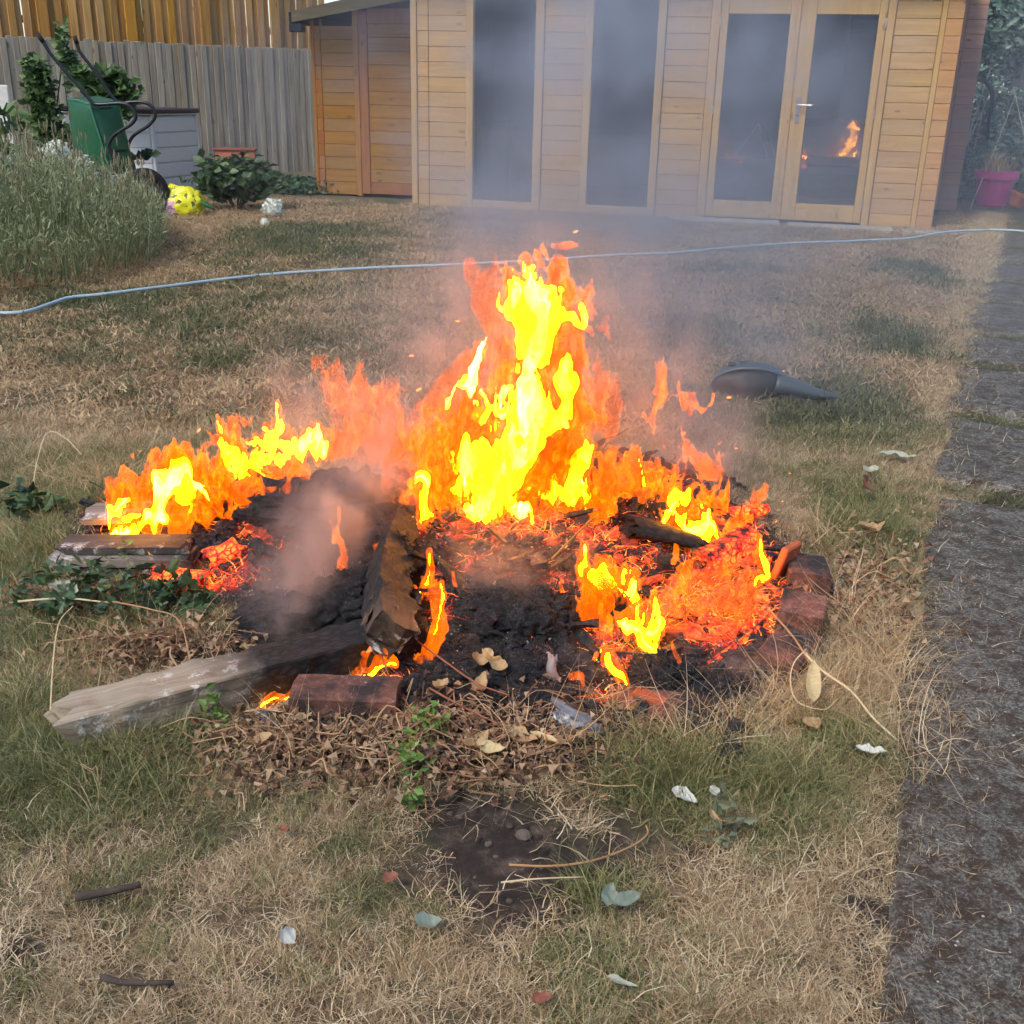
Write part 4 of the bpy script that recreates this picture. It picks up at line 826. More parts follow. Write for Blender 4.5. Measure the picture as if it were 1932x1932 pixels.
P = patch([(160, 1440, 200, 70, 130), (260, 1400, 120, 40, 40), (1260, 1450, 120, 50, 70), (1470, 1480, 110, 50, 50), (1640, 1000, 60, 40, 40), (120, 960, 90, 40, 60), (40, 1060, 60, 60, 50), (30, 1340, 40, 80, 40), (1120, 1690, 40, 20, 10), (1580, 1400, 60, 50, 40)])
scatter('long_green_grass', 'long green grass tufts round the edge of the bonfire', gl, P, rs.uniform(.7, 1.2, len(P)), rs)
P = patch([(1650, 1260, 60, 70, 56), (1560, 1300, 60, 60, 34), (120, 930, 80, 40, 45), (200, 900, 90, 20, 25), (1640, 1180, 60, 40, 25), (1480, 1360, 120, 30, 30), (230, 1260, 150, 60, 30), (700, 1440, 240, 50, 22), (1000, 1420, 120, 40, 10), (1700, 1420, 60, 60, 14), (1300, 1400, 150, 40, 18), (1580, 1060, 50, 60, 12)])
scatter('long_straw', 'long dead straw stems lying round the edge of the bonfire', ls, P, rs.uniform(.6, 1.15, len(P)), rs, .3)
# grass creeping over the path edge and in its joints, chaff on the path
q = rs.uniform(.9, 12.5, 2600); e_ = rs.normal(0, .075, 2600) * np.clip(2.6 / q, .5, 1.4); X = path_x(q) - .0 + e_ * 1.4 ; P = np.column_stack([X, q, 0 * q])
scatter('dry_grass', 'dry grass creeping over the ragged edge of the path', dn, P, rs.uniform(.5, 1.0, len(P)) * np.clip(q / 4, 1, 2.2), rs)
P = []
for jy in joints[1:-1]:
    s_ = rs.uniform(0, 1.5, 170); T_ = jy / .917 + rs.normal(0, .035, 170); P.append(np.column_stack([-.13 + T_ * pdir[0] + s_ * pper[0], T_ * pdir[1] + s_ * pper[1], 0 * s_ + .0]))
P = np.concatenate(P); scatter('green_grass', 'mossy grass growing in the joints of the path', gf, P, rs.uniform(.2, .4, len(P)), rs)
# chaff: fallen dead blades lying flat
n = 11000; x, y = field(n, .85, 5.5, .3); q = path_edge(x, y); b_, p_ = masks(x, y); k = (rs.uniform(0, 1, n) < np.where(q > 0, .5 * np.exp(-q * 1.6), np.where(q > -.3, .6, .12)) + .7 * b_ + .3 * p_) & (p_ < .85); x, y = x[k], y[k]
bz = np.column_stack([x, y, ground_z(x, y) + np.where(path_edge(x, y) > 0, .02, .004)]); V, F, C_ = blades(bz, .05, .0022, rs, 1.45, .05, 3, curl=.5); g = Geo(); g.add(V, F, C_)
tag(g.obj('chaff', LNG), 'loose dead blades lying flat on the soil and path', kind='stuff')

# ------------------------------------------------------------------ leaves, twigs and stones lying on the grass
def leaf_mesh(L, W, curl=.3, cup=.2, seed=0, lobes=0, n=12, m=7):
    t_ = np.linspace(0, 1, n)[:, None]; s_ = np.linspace(-1, 1, m)[None, :]
    w = W / 2 * np.sin(np.pi * t_ ** .8) ** .75 * (1 + lobes * np.sin(t_ * 19 + 1) * .10) + .0006
    X = L * t_ + 0 * s_; Y = w * s_; Z = curl * L * (t_ - .5) ** 2 * 1.2 + cup * W * np.abs(s_) ** 1.5 * w / (W / 2) + .006 * vn(X * 90, Y * 90, 0 * X, seed) + .008 * vn(X * 30, Y * 30, 0 * X, seed + 3)
    P = np.stack([X - L / 2, Y, Z - Z.min() + .004], -1).reshape(-1, 3); i = np.arange(n - 1)[:, None] * m; j = np.arange(m - 1)[None, :]
    return P, np.stack([i + j, i + m + j, i + m + j + 1, i + j + 1], -1).reshape(-1, 4)
def lmat(name, c1, c2):
    t = NT(name); co = t.co(); w = t.n("ShaderNodeTexWave", i_Vector=co, i_Scale=35, i_Distortion=2.5).outputs['Fac']
    c = t.mix(t.math('MULTIPLY_ADD', t.noise(co, 70, 5, .7), 1.5, t.math('MULTIPLY_ADD', w, .15, -.35), clamp=True), c1, c2); b = t.bsdf(c, .7, t.bump(t.noise(co, 90, 4), .4, .002)); tl = t.n("ShaderNodeBsdfTranslucent", i_Color=c)
    m = t.n("ShaderNodeMixShader", i_0=.25); t.l(b.outputs[0], m.inputs[1]); t.l(tl.outputs[0], m.inputs[2]); return t.end(m)
LM = dict(pale=lmat("pale_leaf", S(196, 200, 178), S(158, 164, 142)), sage=lmat("sage_leaf", S(150, 162, 146), S(116, 130, 118)), tan=lmat("tan_leaf", S(204, 176, 132), S(156, 124, 88)), brown=lmat("brown_leaf", S(150, 108, 84), S(100, 70, 54)),
          red=lmat("red_leaf", S(164, 104, 84), S(116, 72, 58)), white=lmat("white_flake", S(226, 228, 220), S(180, 184, 176)), husk=lmat("husk_leaf", S(222, 206, 162), S(184, 160, 112)))
def leaf(label, u, v, L, W, mat, rz, curl=.4, lobes=0, seed=0, up=0.012, tilt=(0, 0), name='leaf', group=None):
    p = MP(u, v, up); g = Geo(); V, F = leaf_mesh(L, W, curl, .3, seed, lobes); g.add(V, F); o = g.obj(name, LM[mat], None, smooth=True, loc=p, rot=(tilt[0], tilt[1], rz)); return tag(o, label, 'leaf', group)
leaf('left of two grey green leaves lying side by side before the bare soil', 1144, 1740, .048, .026, 'sage', 1.35, .3, seed=1, up=.045, tilt=(.3, 0))
leaf('right of two grey green leaves lying side by side before the bare soil', 1178, 1748, .052, .020, 'sage', .55, .3, seed=2, up=.045, tilt=(.3, 0))
leaf('pale green leaf lying alone near the bottom edge of the photo', 1172, 1895, .045, .016, 'pale', -.2, .3, seed=3, up=.03)
leaf('small white scrap of leaf standing in the dry grass left of centre', 540, 1806, .032, .026, 'white', 1.3, .4, 1, 4, .035, (.7, 0), 'leaf_scrap')
leaf('green and brown curled leaf in the grass below the bare soil', 808, 1780, .042, .030, 'sage', .2, .8, 1, 5, .03)
leaf('red leaf fallen in the grass left of the bare soil', 738, 1688, .028, .022, 'red', .6, .5, 1, 6, .025)
leaf('red brown leaf fallen in the grass between stick and bare soil', 537, 1596, .026, .020, 'red', 2.0, .5, 1, 7, .025)
leaf('ragged white flake on the dark soil right of the pit', 1292, 1528, .055, .026, 'white', -.8, .5, 1.2, 8, .02, (.3, 0), 'leaf_scrap')
leaf('small white flake beside the ragged one right of the pit', 1346, 1518, .022, .018, 'white', .4, .5, 1, 9, .02, name='leaf_scrap')
leaf('narrow curled white leaf at the edge of the path', 1640, 1453, .062, .020, 'white', -.35, .5, 1, 10, .03)
leaf('orange brown leaf curled on the grass near the path', 1902 * 0 + 1350, 1575, .05, .016, 'tan', -1.2, .9, 0, 11, .02)
leaf('red leaf at the bottom edge of the photo', 1022, 1920, .03, .02, 'red', .3, .5, 1, 12, .025)
leaf('brown curled leaf hanging in the long grass right of the bonfire', 1620, 958, .075, .06, 'brown', 1.2, .6, 0, 13, .07, (.9, 0))
leaf('crumpled pale brown leaf at the grass edge right of the bonfire', 1640, 1020, .08, .05, 'tan', .1, .9, 1, 14, .03)
leaf('pale leaf lying farthest back near the path edge', 1690, 882, .13, .05, 'pale', -.1, .5, 1.5, 15, .03)
leaf('second pale leaf just in front of the farthest one', 1640, 910, .07, .04, 'pale', .6, .5, 1, 16, .03)
leaf('large grey green leaf lying flat among the weeds left of the beam', 128, 1162, .10, .05, 'pale', -.5, .4, 1.2, 17, .05)
leaf('pale crumpled leaf below the front brick', 680, 1362, .075, .035, 'pale', .2, .8, 1, 18, .035)
leaf('long pale husk leaf standing over the grass right of the bonfire', 1525, 1355, .12, .03, 'husk', 1.35, .3, 0, 19, .075, (0, -.25), 'husk_leaf')
leaf('orange lit folded end of husk leaf lying under the standing husk', 1527, 1400, .05, .035, 'tan', 1.0, .9, 0, 20, .03, name='husk_leaf')
leaf('pale dead leaf strip on the litter in front of the charred lump', 1040, 1432, .09, .018, 'husk', -.6, .3, 0, 21, .03)
leaf('large curled tan leaf on the litter in the middle of the foreground', 985, 1425, .075, .035, 'tan', -.7, .8, 1, 22, .03)
leaf('tan leaf with curled edges right of the green sprig', 900, 1440, .065, .035, 'tan', .9, .9, 1, 23, .03)
leaf('broad pale leaf on the litter below the leaf cluster', 925, 1450, .06, .035, 'husk', -.3, .9, 1, 24, .03)
leaf('tan ragged leaf left at the edge of the litter and grass', 495, 1435, .045, .04, 'tan', .5, .8, 1.2, 25, .03)
for i, (u, v, r_, m_) in enumerate(((900, 1288, .3, 'tan'), (925, 1292, 2.2, 'husk'), (940, 1296, -.4, 'tan'), (912, 1282, 1.3, 'husk'))):
    leaf(['leftmost curled leaf of the dry cluster above the litter', 'second curled leaf of the dry cluster above the litter', 'rightmost curled leaf of the dry cluster above the litter', 'topmost curled leaf of the dry cluster above the litter'][i], u, v, .045, .03, m_, r_, 1.2, 1, 26 + i, .05, (.6, .3), group='dry leaf cluster on a stem')
leaf('drooping dry leaf hanging below the dry cluster', 905, 1335, .07, .028, 'tan', 1.3, .9, 1, 31, .035)
leaf('pale small dry leaf bunch beside the charred twigs', 832, 1330, .045, .03, 'tan', 1.0, .9, 1.5, 32, .035)
def stick(label, pts, r, mat, name='stick', cat='stick', up=.015, n=7, rad=None, group=None, taper=.7):
    P = curve([MP(u, v, up + (z if z else 0)) for u, v, z in [(p + (0,))[:3] for p in pts]], 6); c = P[0].copy(); m_ = len(P)
    rr = np.linspace(r, r * taper, m_) * (1 + .12 * vn(np.arange(m_) * .9, 0, 0, int(r * 9999) % 17)); g = Geo(); g.tube(P - c, rr, n); return tag(g.obj(name, mat, None, smooth=True, loc=c), label, cat, group)
BARK = plain("stick_bark", S(84, 74, 66), .95, .8, 90, .6)
STEM = plain("dry_stem", S(176, 136, 96), .8, .2); PSTEM = plain("pale_stem", S(214, 196, 156), .7, .1); RSTEM = plain("reddish_stem", S(150, 92, 66), .8, .2)
stick('short bark covered stick lying on the dry grass at lower left', [(147, 1722), (205, 1712), (270, 1700)], .0075, BARK, up=.03)
stick('thin dark stick half hidden in the grass at the bottom left', [(195, 1868), (240, 1876), (330, 1876)], .005, BARK, up=.02)
stick('long curved brown stem lying across the bare soil', [(960, 1647), (1040, 1648), (1120, 1638), (1190, 1612), (1220, 1590), (1218, 1572)], .0022, STEM, 'stem', 'stem')
stick('straw lying in front of the bare soil', [(945, 1690, .01), (1010, 1694, .02), (1100, 1680, .01)], .0016, PSTEM, 'stem', 'stem')
stick('straight pale straw lying over the weeds left of the beam', [(42, 1182, .05), (130, 1184, .06), (215, 1186, .05)], .003, PSTEM, 'straw_stem', 'stem')
stick('long pale dead stem reaching from the husk leaf toward the path', [(1510, 1290, .06), (1545, 1318, .05), (1600, 1350, .04), (1640, 1390, .03), (1690, 1418, .01)], .0032, PSTEM, 'stem', 'stem')
stick('orange stem crossing the brick rim into the husk leaf', [(1440, 1190, .05), (1490, 1250, .05), (1520, 1300, .05)], .003, STEM, 'stem', 'stem')
stick('curling tendril hanging beside the husk leaf', [(1512, 1290, .07), (1490, 1310, .06), (1485, 1340, .05), (1500, 1370, .04), (1550, 1375, .03), (1575, 1355, .03)], .0016, PSTEM, 'tendril', 'stem')
stick('brown stem arching from the ash to the dry leaf cluster', [(785, 1250, .04), (840, 1300, .05), (900, 1335, .04), (960, 1350, .03)], .0024, RSTEM, 'stem', 'stem')
stick('thin brown stem slanting in front of the brick', [(708, 1248, .09), (722, 1290, .05), (745, 1330, .03), (772, 1362, .02)], .002, RSTEM, 'stem', 'stem')
stick('reddish stem below the leaf cluster', [(810, 1335, .03), (870, 1370, .03), (930, 1400, .03), (985, 1412, .02)], .0024, RSTEM, 'stem', 'stem')
stick('dry stem bending over the top of the timber beam', [(228, 1255, .14), (300, 1262, .13), (350, 1280, .12), (370, 1330, .05)], .002, STEM, 'stem', 'stem')
stick('dead flower stalk standing left of the timber beam', [(100, 1400, .03), (112, 1320, .08), (125, 1265, .1), (150, 1230, .1)], .0015, PSTEM, 'stem', 'stem')
stick('bent straw looping over the grass left of the bonfire', [(60, 960, .0), (75, 920, .06), (98, 880, .1), (130, 888, .1), (160, 905, .07)], .0018, PSTEM, 'stem', 'stem')
# litter of dead leaves and stems in front of the pit: nobody could count it
n = 3200; u = np.concatenate([rs.normal(640, 150, n // 2), rs.normal(930, 130, n // 4), rs.normal(1640, 60, n // 8), rs.normal(300, 90, n // 8)]); v = np.concatenate([rs.normal(1425, 42, n // 2), rs.normal(1410, 50, n // 4), rs.normal(1120, 60, n // 8), rs.normal(1240, 26, n // 8)]); n = len(u)
P = np.array([MP(a, b, .0) for a, b in zip(u, v)]); P[:, 2] += rs.uniform(.003, .04, n); V, F, C_ = leaves(n, P, .019, rs, .8, .5, 1.4); g = Geo(); g.add(V, F, C_)
tag(g.obj('dead_leaves', leaf_mat("dead_leaf_litter", [S(74, 52, 42), S(120, 90, 70), S(164, 130, 100), S(202, 178, 146)], .8, .15)), 'brown crumpled dead leaves heaped before the pit', kind='stuff')
g = Geo()
for i in range(420):
    j = rs.randint(n); p = P[j]; a = rs.uniform(0, 6.28); L_ = rs.uniform(.05, .16); d = np.array([math.cos(a), math.sin(a) * .7, 0]) * L_
    Q = np.array([p, p + d * .35 + rs.normal(0, .012, 3), p + d * .7 + rs.normal(0, .012, 3), p + d]); Q[:, 2] = np.maximum(hm(Q[:, 0], Q[:, 1]) + .004, Q[:, 2] + rs.uniform(0, .02, 4)); V, F = tube(curve(Q, 3), rs.uniform(.0009, .0018), 4); g.add(V, F, rs.rand())
tag(g.obj('dead_stems', leaf_mat("dead_stem_litter", [S(96, 66, 50), S(150, 112, 82), S(190, 158, 120)], .8, 0)), 'thin dead stems tangled through the litter before the pit', kind='stuff')
def weed(label, u, v, r, n, size, mat, seed, h=.06, name='weed', cat='weed', asp=.6, group=None):
    p = G(u, v); return shrub(name, label, cat, (p[0], p[1], h * .6), (r, r * .7, h), n, size, mat, seed, asp, group=group, shell=.1, zmin=.01)
LIME = leaf_mat("bright_weed", [S(70, 104, 48), S(104, 142, 66), S(136, 172, 88)])
weed('upper bright green sprig growing through the dead leaves', 808, 1410, .04, 90, .020, LIME, 61)
weed('lower bright green sprig at the edge of the bare soil', 778, 1475, .03, 80, .020, LIME, 62)
weed('lowest bright green sprig just above the bare soil', 775, 1530, .018, 34, .020, LIME, 63, .03)
weed('small green sprig beside the front of the timber beam', 405, 1385, .022, 34, .022, LIME, 64)
weed('large patch of dark nettle leaves between the boards and the beam', 170, 1150, .20, 300, .036, DEEP, 65, .07)
weed('smaller patch of dark leaves right of the nettle patch', 330, 1150, .10, 150, .038, DEEP, 66, .04)
weed('green sprig growing up before the ends of the grey boards', 240, 1090, .03, 50, .022, LIME, 67, .06)
weed('dark leaves in the long grass at the far left', 60, 985, .09, 90, .05, DEEP, 68, .06)
weed('grey green plantain rosette in the grass near the path', 1370, 1590, .028, 30, .026, leaf_mat("greyweed", [S(100, 112, 90), S(130, 140, 112)]), 69, .02)
g = Geo(); x, y = field(9000, .9, 3.2, .3); b_, p_ = masks(x, y); k = rs.uniform(0, 1, len(x)) < np.maximum(b_, p_ * (y < 2.05)) * .55; x, y = x[k][:900], y[k][:900]
for q in range(len(x)):
    r_ = rs.uniform(.0015, .006) * (1 + (rs.rand() < .06) * 1.5); V, F = blob(0, (x[q], y[q], ground_z(x[q:q + 1], y[q:q + 1])[0] + r_ * .3), np.array([1.2, 1, .7]) * r_, rs, .5, 2, seed=q % 23, m=5); g.add(V, F, rs.rand())
tag(g.obj('soil_crumbs', leaf_mat("soil_crumb", [S(40, 32, 28), S(76, 64, 56), S(108, 96, 86)], .95, 0)), 'dark crumbs of burnt soil on the bare patch', kind='stuff')
# pebbles on the path and soil
g = Geo()
for i in range(240):
    x, y = field(1, .9, 4.5, .3); b_, p_ = masks(x, y)
    if path_edge(x, y)[0] < .05 and b_[0] < .35: continue
    V, F = blob(0, (x[0], y[0], ground_z(x, y)[0] + (.02 if path_edge(x, y)[0] > 0 else .002)), np.array([1, .8, .6]) * rs.uniform(.0015, .0045), rs, .3, 2, seed=i % 9, m=5); g.add(V, F, rs.rand())
tag(g.obj('pebbles', leaf_mat("pebble", [S(120, 116, 110), S(196, 188, 172)], .8, 0), smooth=True), 'small pale pebbles scattered on the path and bare soil', kind='stuff')
# ------------------------------------------------------------------ the heap of ash, embers and charred waste
EMB = [(1330, 1150, 175, 75, 1.1), (1390, 1110, 100, 90, 1.1), (1160, 1025, 60, 40, .9), (1200, 1060, 60, 30, .9), (1385, 1000, 60, 45, .8), (432, 1063, 34, 20, 1.1), (350, 1098, 100, 18, 1.2), (330, 1050, 60, 24, .5), (480, 1090, 40, 16, .6), (470, 1010, 60, 30, .6), (520, 1040, 26, 12, .6), (562, 1065, 10, 22, .6), (540, 1010, 18, 6, .5),
       (1003, 1205, 26, 12, .9), (1040, 1090, 22, 60, .5), (1060, 1110, 16, 30, .6), (700, 1288, 80, 14, 1.1), (520, 1340, 55, 8, .9), (845, 940, 70, 70, .8), (830, 1130, 40, 60, .45), (1180, 905, 150, 50, .55), (1000, 985, 190, 50, .9), (900, 1060, 70, 50, .4), (1090, 1000, 90, 50, .6), (310, 960, 130, 50, .9), (520, 890, 150, 30, 1.0), (1160, 1190, 60, 60, .8), (1150, 1315, 40, 14, .9), (1280, 960, 60, 40, .5), (790, 960, 40, 60, .6), (1190, 1250, 60, 30, .7), (620, 880, 60, 30, .7), (1500, 1010, 16, 6, .5)]
def ember(x, y, z, n=True):
    u, v = pix(x, y, z); e = 0 * x
    for a, b, ru, rv, k in EMB: e = np.maximum(e, k * np.exp(-(((u - a) / ru) ** 2 + ((v - b) / rv) ** 2) ** 1.2))
    if n: e = e * sstep(-.45, .35, fbm(x * 30, y * 30, z * 30, 3, 70))
    return e
ax_ = np.arange(-1.42, 1.02, .0068); ay_ = np.arange(1.70, 3.72, .0068); X, Y = np.meshgrid(ax_, ay_, indexing='ij'); b_, p_ = masks(X, Y)
edge = sstep(.18, .55, p_); r1_ = fbm(X * 14, Y * 14, 0 * X, 4, 80); r2 = 1 - np.abs(vn(X * 34, Y * 34, 0 * X, 84)); r3 = vn(X * 80, Y * 80, 0 * X, 85)
Z = hm(X, Y) + edge * (.030 * r1_ + .020 * r2 + .011 * r3 + .006 * vn(X * 130, Y * 130, 0 * X, 86)) - .055 * (1 - edge) - .012
bedm = np.exp(-(((X - .40) / .25) ** 2 + ((Y - 2.47) / .22) ** 2) ** 2); Z = Z - bedm * (.02 * r1_ + .005)
def hz(x, y): return float(hm(x, y))
E_ = ember(X, Y, Z); n0, n1_ = X.shape; i = np.arange(n0 - 1)[:, None] * n1_; j = np.arange(n1_ - 1)[None, :]
t = NT("ash_and_char"); co = t.co()
nA = t.noise(co, 130, 8, .85); nB = t.noise(co, 9, 5, .6); nC = t.noise(co, 38, 6, .7)
c = t.ramp(nA, [(.32, S(18, 16, 18)), (.48, S(50, 45, 46)), (.57, S(110, 102, 102)), (.68, S(206, 198, 196))])
c = t.mix(t.math('MULTIPLY_ADD', nC, 5, -2.2, clamp=True), c, S(22, 20, 24)); c = t.mix(t.math('MULTIPLY_ADD', nB, 5, -2.7, clamp=True), c, t.mix(.6, c, S(110, 90, 84)))
sh = t.n("ShaderNodeAttribute", attribute_name='shade').outputs['Fac']
vo = t.n("ShaderNodeTexVoronoi", i_Vector=co, i_Scale=75, feature='DISTANCE_TO_EDGE').outputs['Distance']
hot = t.math('MULTIPLY', t.math('MULTIPLY_ADD', t.noise(co, 70, 5, .8), 5.0, -1.9, clamp=True), sh, clamp=True)
ec = t.ramp(hot, [(0, (0, 0, 0)), (.12, (.35, .004, .002)), (.4, (1, .045, .006)), (.75, (1, .14, .012)), (1, (1, .38, .05))])
b = t.bsdf(c, .95, t.bump(nA, .9, .008)); t.l(ec, b.inputs['Emission Color']); t.l(t.math('MULTIPLY', sh, 1.3), b.inputs['Emission Strength'])
ASH = t.end(b); g = Geo(); g.add(np.stack([X, Y, Z], -1).reshape(-1, 3), np.stack([i + j, i + n1_ + j, i + n1_ + 1 + j, i + j + 1], -1).reshape(-1, 4), E_.ravel())
tag(g.obj('ash_heap', ASH, smooth=True), 'black and grey heap of ash and char with patches of glowing embers', kind='stuff')
def surfp(n, seed, cond):
    rs_ = np.random.RandomState(seed); x = rs_.uniform(-1.35, .95, n * 8); y = rs_.uniform(1.75, 3.6, n * 8); b_, p_ = masks(x, y); z = hm(x, y) + .012 + .022 * fbm(x * 14, y * 14, 0 * x, 4, 80)
    k = cond(x, y, z, p_, rs_); x, y, z = x[k][:n], y[k][:n], z[k][:n]; return np.stack([x, y, z], -1), rs_
# material whose pieces glow or stay black by their own stored value
t = NT("glowing_straw"); sh = t.n("ShaderNodeAttribute", attribute_name='shade').outputs['Fac']; co = t.co(); nz = t.noise(co, 60, 4, .7)
q = t.math('ADD', sh, t.math('MULTIPLY_ADD', nz, 1.2, -.6), clamp=True)
b = t.bsdf(t.ramp(sh, [(0, S(26, 22, 22)), (1, S(120, 70, 50))]), .9); t.l(t.ramp(q, [(0, (.25, .004, .002)), (.35, (.9, .03, .006)), (.7, (1, .12, .012)), (1, (1, .34, .05))]), b.inputs['Emission Color']); t.l(t.math('MULTIPLY', q, 1.6), b.inputs['Emission Strength']); GLOW = t.end(b)
CHAR = leaf_mat("charred_straw", [S(14, 13, 15), S(38, 34, 36), S(70, 62, 62)], .8, 0)
P, rs_ = surfp(7000, 90, lambda x, y, z, p, r: (ember(x, y, z, False) > r.uniform(.1, .9, len(x))) & (p > .4))
V, F, C_ = blades(P, .034, .0030, rs_, 1.25, .1, 4, curl=1.8); g = Geo(); g.add(V, F, C_); tag(g.obj('glowing_straw', GLOW), 'curling orange glowing straw and twigs on the ember bed', kind='stuff')
P, rs_ = surfp(12000, 91, lambda x, y, z, p, r: (p > r.uniform(.08, .6, len(x))) & (ember(x, y, z, False) < r.uniform(.1, .8, len(x))))
V, F, C_ = blades(P, .038, .0026, rs_, 1.1, .3, 3, curl=1.2); g = Geo(); g.add(V, F, C_)
tag(g.obj('charred_straw', CHAR), 'burnt black straw and plant stems covering the heap', kind='stuff')
g = Geo(); P, rs_ = surfp(1300, 92, lambda x, y, z, p, r: (p > r.uniform(.35, .75, len(x))))
for p in P:
    r = rs_.uniform(.004, .02) * (1 if rs_.rand() < .85 else 1.6); V, F = blob(0, (0, 0, 0), np.array([rs_.uniform(.7, 1.6), rs_.uniform(.6, 1), rs_.uniform(.5, .9)]) * r, rs_, .5, 1.6, seed=rs_.randint(40), m=6, pw=rs_.uniform(2, 5)); a = rs_.uniform(0, 3.1); R_ = np.array(Euler((rs_.uniform(-.6, .6), rs_.uniform(-.6, .6), a)).to_matrix()); g.add(V @ R_.T + p, F, ember(p[:1], p[1:2], p[2:], True)[0])
t = NT("charcoal"); co = t.co(); nA = t.noise(co, 110, 6, .8); vo = t.n("ShaderNodeTexVoronoi", i_Vector=co, i_Scale=90, feature='DISTANCE_TO_EDGE').outputs['Distance']
c = t.ramp(nA, [(.35, S(14, 14, 16)), (.55, S(40, 38, 42)), (.72, S(120, 116, 122))]); sh = t.n("ShaderNodeAttribute", attribute_name='shade').outputs['Fac']
b = t.bsdf(c, .7, t.bump(t.math('ADD', vo, nA), .8, .006)); t.l(t.ramp(t.noise(co, 50, 3), [(.35, (.5, .008, .003)), (.55, (1, .09, .01)), (.7, (1, .25, .03))]), b.inputs['Emission Color']); t.l(t.math('MULTIPLY_ADD', sh, 2.4, -.8, clamp=True), b.inputs['Emission Strength']); COAL = t.end(b)
tag(g.obj('charcoal_lumps', COAL), 'broken charcoal and clinker strewn over the heap', kind='stuff')
P, rs_ = surfp(3000, 93, lambda x, y, z, p, r: (p > r.uniform(.2, .8, len(x)))); P[:, 2] += .012; V, F, C_ = leaves(len(P), P, .006, rs_, .8, .3, .5); g = Geo(); g.add(V, F, C_)
tag(g.obj('ash_flakes', leaf_mat("ash_flake", [S(110, 106, 108), S(190, 186, 188)], .9, .1)), 'pale ash flakes sprinkled over the heap', kind='stuff')
g = Geo(); P, rs_ = surfp(150, 94, lambda x, y, z, p, r: (p > .5) & (y > 2.5))
for p in P:
    a = rs_.uniform(0, 6.28); d = np.array([math.cos(a), math.sin(a) * .8, rs_.uniform(-.1, .5)]); L_ = rs_.uniform(.05, .15); Q = np.array([p - [0, 0, .01], p + d * L_ * .4 + rs_.normal(0, .01, 3), p + d * L_ * .75 + rs_.normal(0, .012, 3), p + d * L_]); V, F = tube(curve(Q, 3), rs_.uniform(.001, .0024), 4); g.add(V, F, rs_.rand() * .6)
tag(g.obj('burnt_twigs', CHAR), 'thin burnt twigs sticking out of the heap', kind='stuff')
def rough_bar(L, w, h_, seed, n=60, amp=.004, ragged=.03, m=8):
    """sawn bar along +x with worn edges and splintered ends"""
    pr = []
    for (a, b) in ((-1, -1), (1, -1), (1, 1), (-1, 1)):
        for (da, db) in (((0, -.0), (0, 0))[:1]): pr.append((a * w / 2, b * h_ / 2))
    ring = []
    for q in range(4):
        a = np.array(pr[q]); b = np.array(pr[(q + 1) % 4])
        for s_ in (0.04, .35, .65, .96): ring.append(a * (1 - s_) + b * s_)
    ring = np.array(ring); k = len(ring); xs = np.linspace(0, L, n); V = []
    for i_, x in enumerate(xs):
        e = ragged * vn(ring[:, 0] * 80, ring[:, 1] * 80, 0 * ring[:, 0], seed) * (1 if i_ in (0, n - 1) else .4 if i_ in (1, n - 2) else 0)
        d = 1 + amp / w * 2 * vn(np.full(k, x * 30), ring[:, 0] * 50, ring[:, 1] * 50, seed + 1); V.append(np.column_stack([x + e, ring[:, 0] * d, ring[:, 1] * d]))
    V = np.concatenate(V); i = np.arange(n - 1)[:, None] * k; j = np.arange(k)[None, :]; j2 = (j + 1) % k; F = np.stack([i + j, i + j2, i + k + j2, i + k + j], -1).reshape(-1, 4)
    caps = [np.array([[0, q + 1, q][::1] for q in range(1, k - 1)]), np.array([[(n - 1) * k, (n - 1) * k + q, (n - 1) * k + q + 1] for q in range(1, k - 1)])]; return V, [F] + caps
# bricks round the pit
t = NT("sooty_brick"); co = t.co(rnd=3.0); nA = t.noise(co, 70, 6, .75); nB = t.noise(co, 9, 4)
c = t.ramp(nA, [(.3, S(84, 52, 44)), (.52, S(126, 80, 66)), (.72, S(166, 122, 104))]); c = t.mix(t.math('MULTIPLY_ADD', nB, 5, -1.9, clamp=True), c, S(44, 36, 35)); c = t.mix(t.math('MULTIPLY_ADD', nA, 14, -9.0, clamp=True), c, S(176, 160, 156))
BRICK = t.end(t.bsdf(c, .85, t.bump(nA, .5, .004)))
def brick(label, u, v, z, rz, dims=(.215, .102, .065), tilt=(0, 0)):
    p = G(u, v, z); V, F = rough_bar(dims[0], dims[1], dims[2], int(u), n=12, amp=.0014, ragged=.004); V[:, 0] -= dims[0] / 2; g = Geo(); g.add(V, F); o = g.obj('brick', BRICK, None, loc=(p[0], p[1], z), rot=(tilt[0], tilt[1], rz)); return tag(o, label, 'brick', 'bricks edging the bonfire')
brick('front brick lying flat under the charred end of the timber beam', 652, 1322, .035, -.03)
brick('rearmost brick of the three on the right rim', 1522, 1085, .036, 1.42, (.15, .105, .062), tilt=(.03, .05))
brick('middle brick of the three on the right rim, lying highest', 1512, 1158, .050, 1.25, (.125, .105, .058), (.06, -.03))
brick('nearest brick of the three on the right rim, half covered in ash', 1486, 1236, .022, .98, (.15, .10, .06), tilt=(.10, -.06))
brick('buried brick whose top shows in the grass at the front right', 1255, 1352, -.014, -.15, tilt=(.10, 0.03))
brick('buried reddish brick left of the front right one', 1140, 1362, -.020, .3, tilt=(0, .12))
g = Geo(); V, F = cbox(.10, .02, .09, .004); g.add(V, F); p = MP(1478, 1100); tag(g.obj('clay_tile', plain("clay_tile", S(196, 96, 52), .8, .3), None, loc=(p[0], p[1], .07), rot=(.25, .1, .95)), 'orange clay tile leaning on the rearmost rim brick', 'tile')
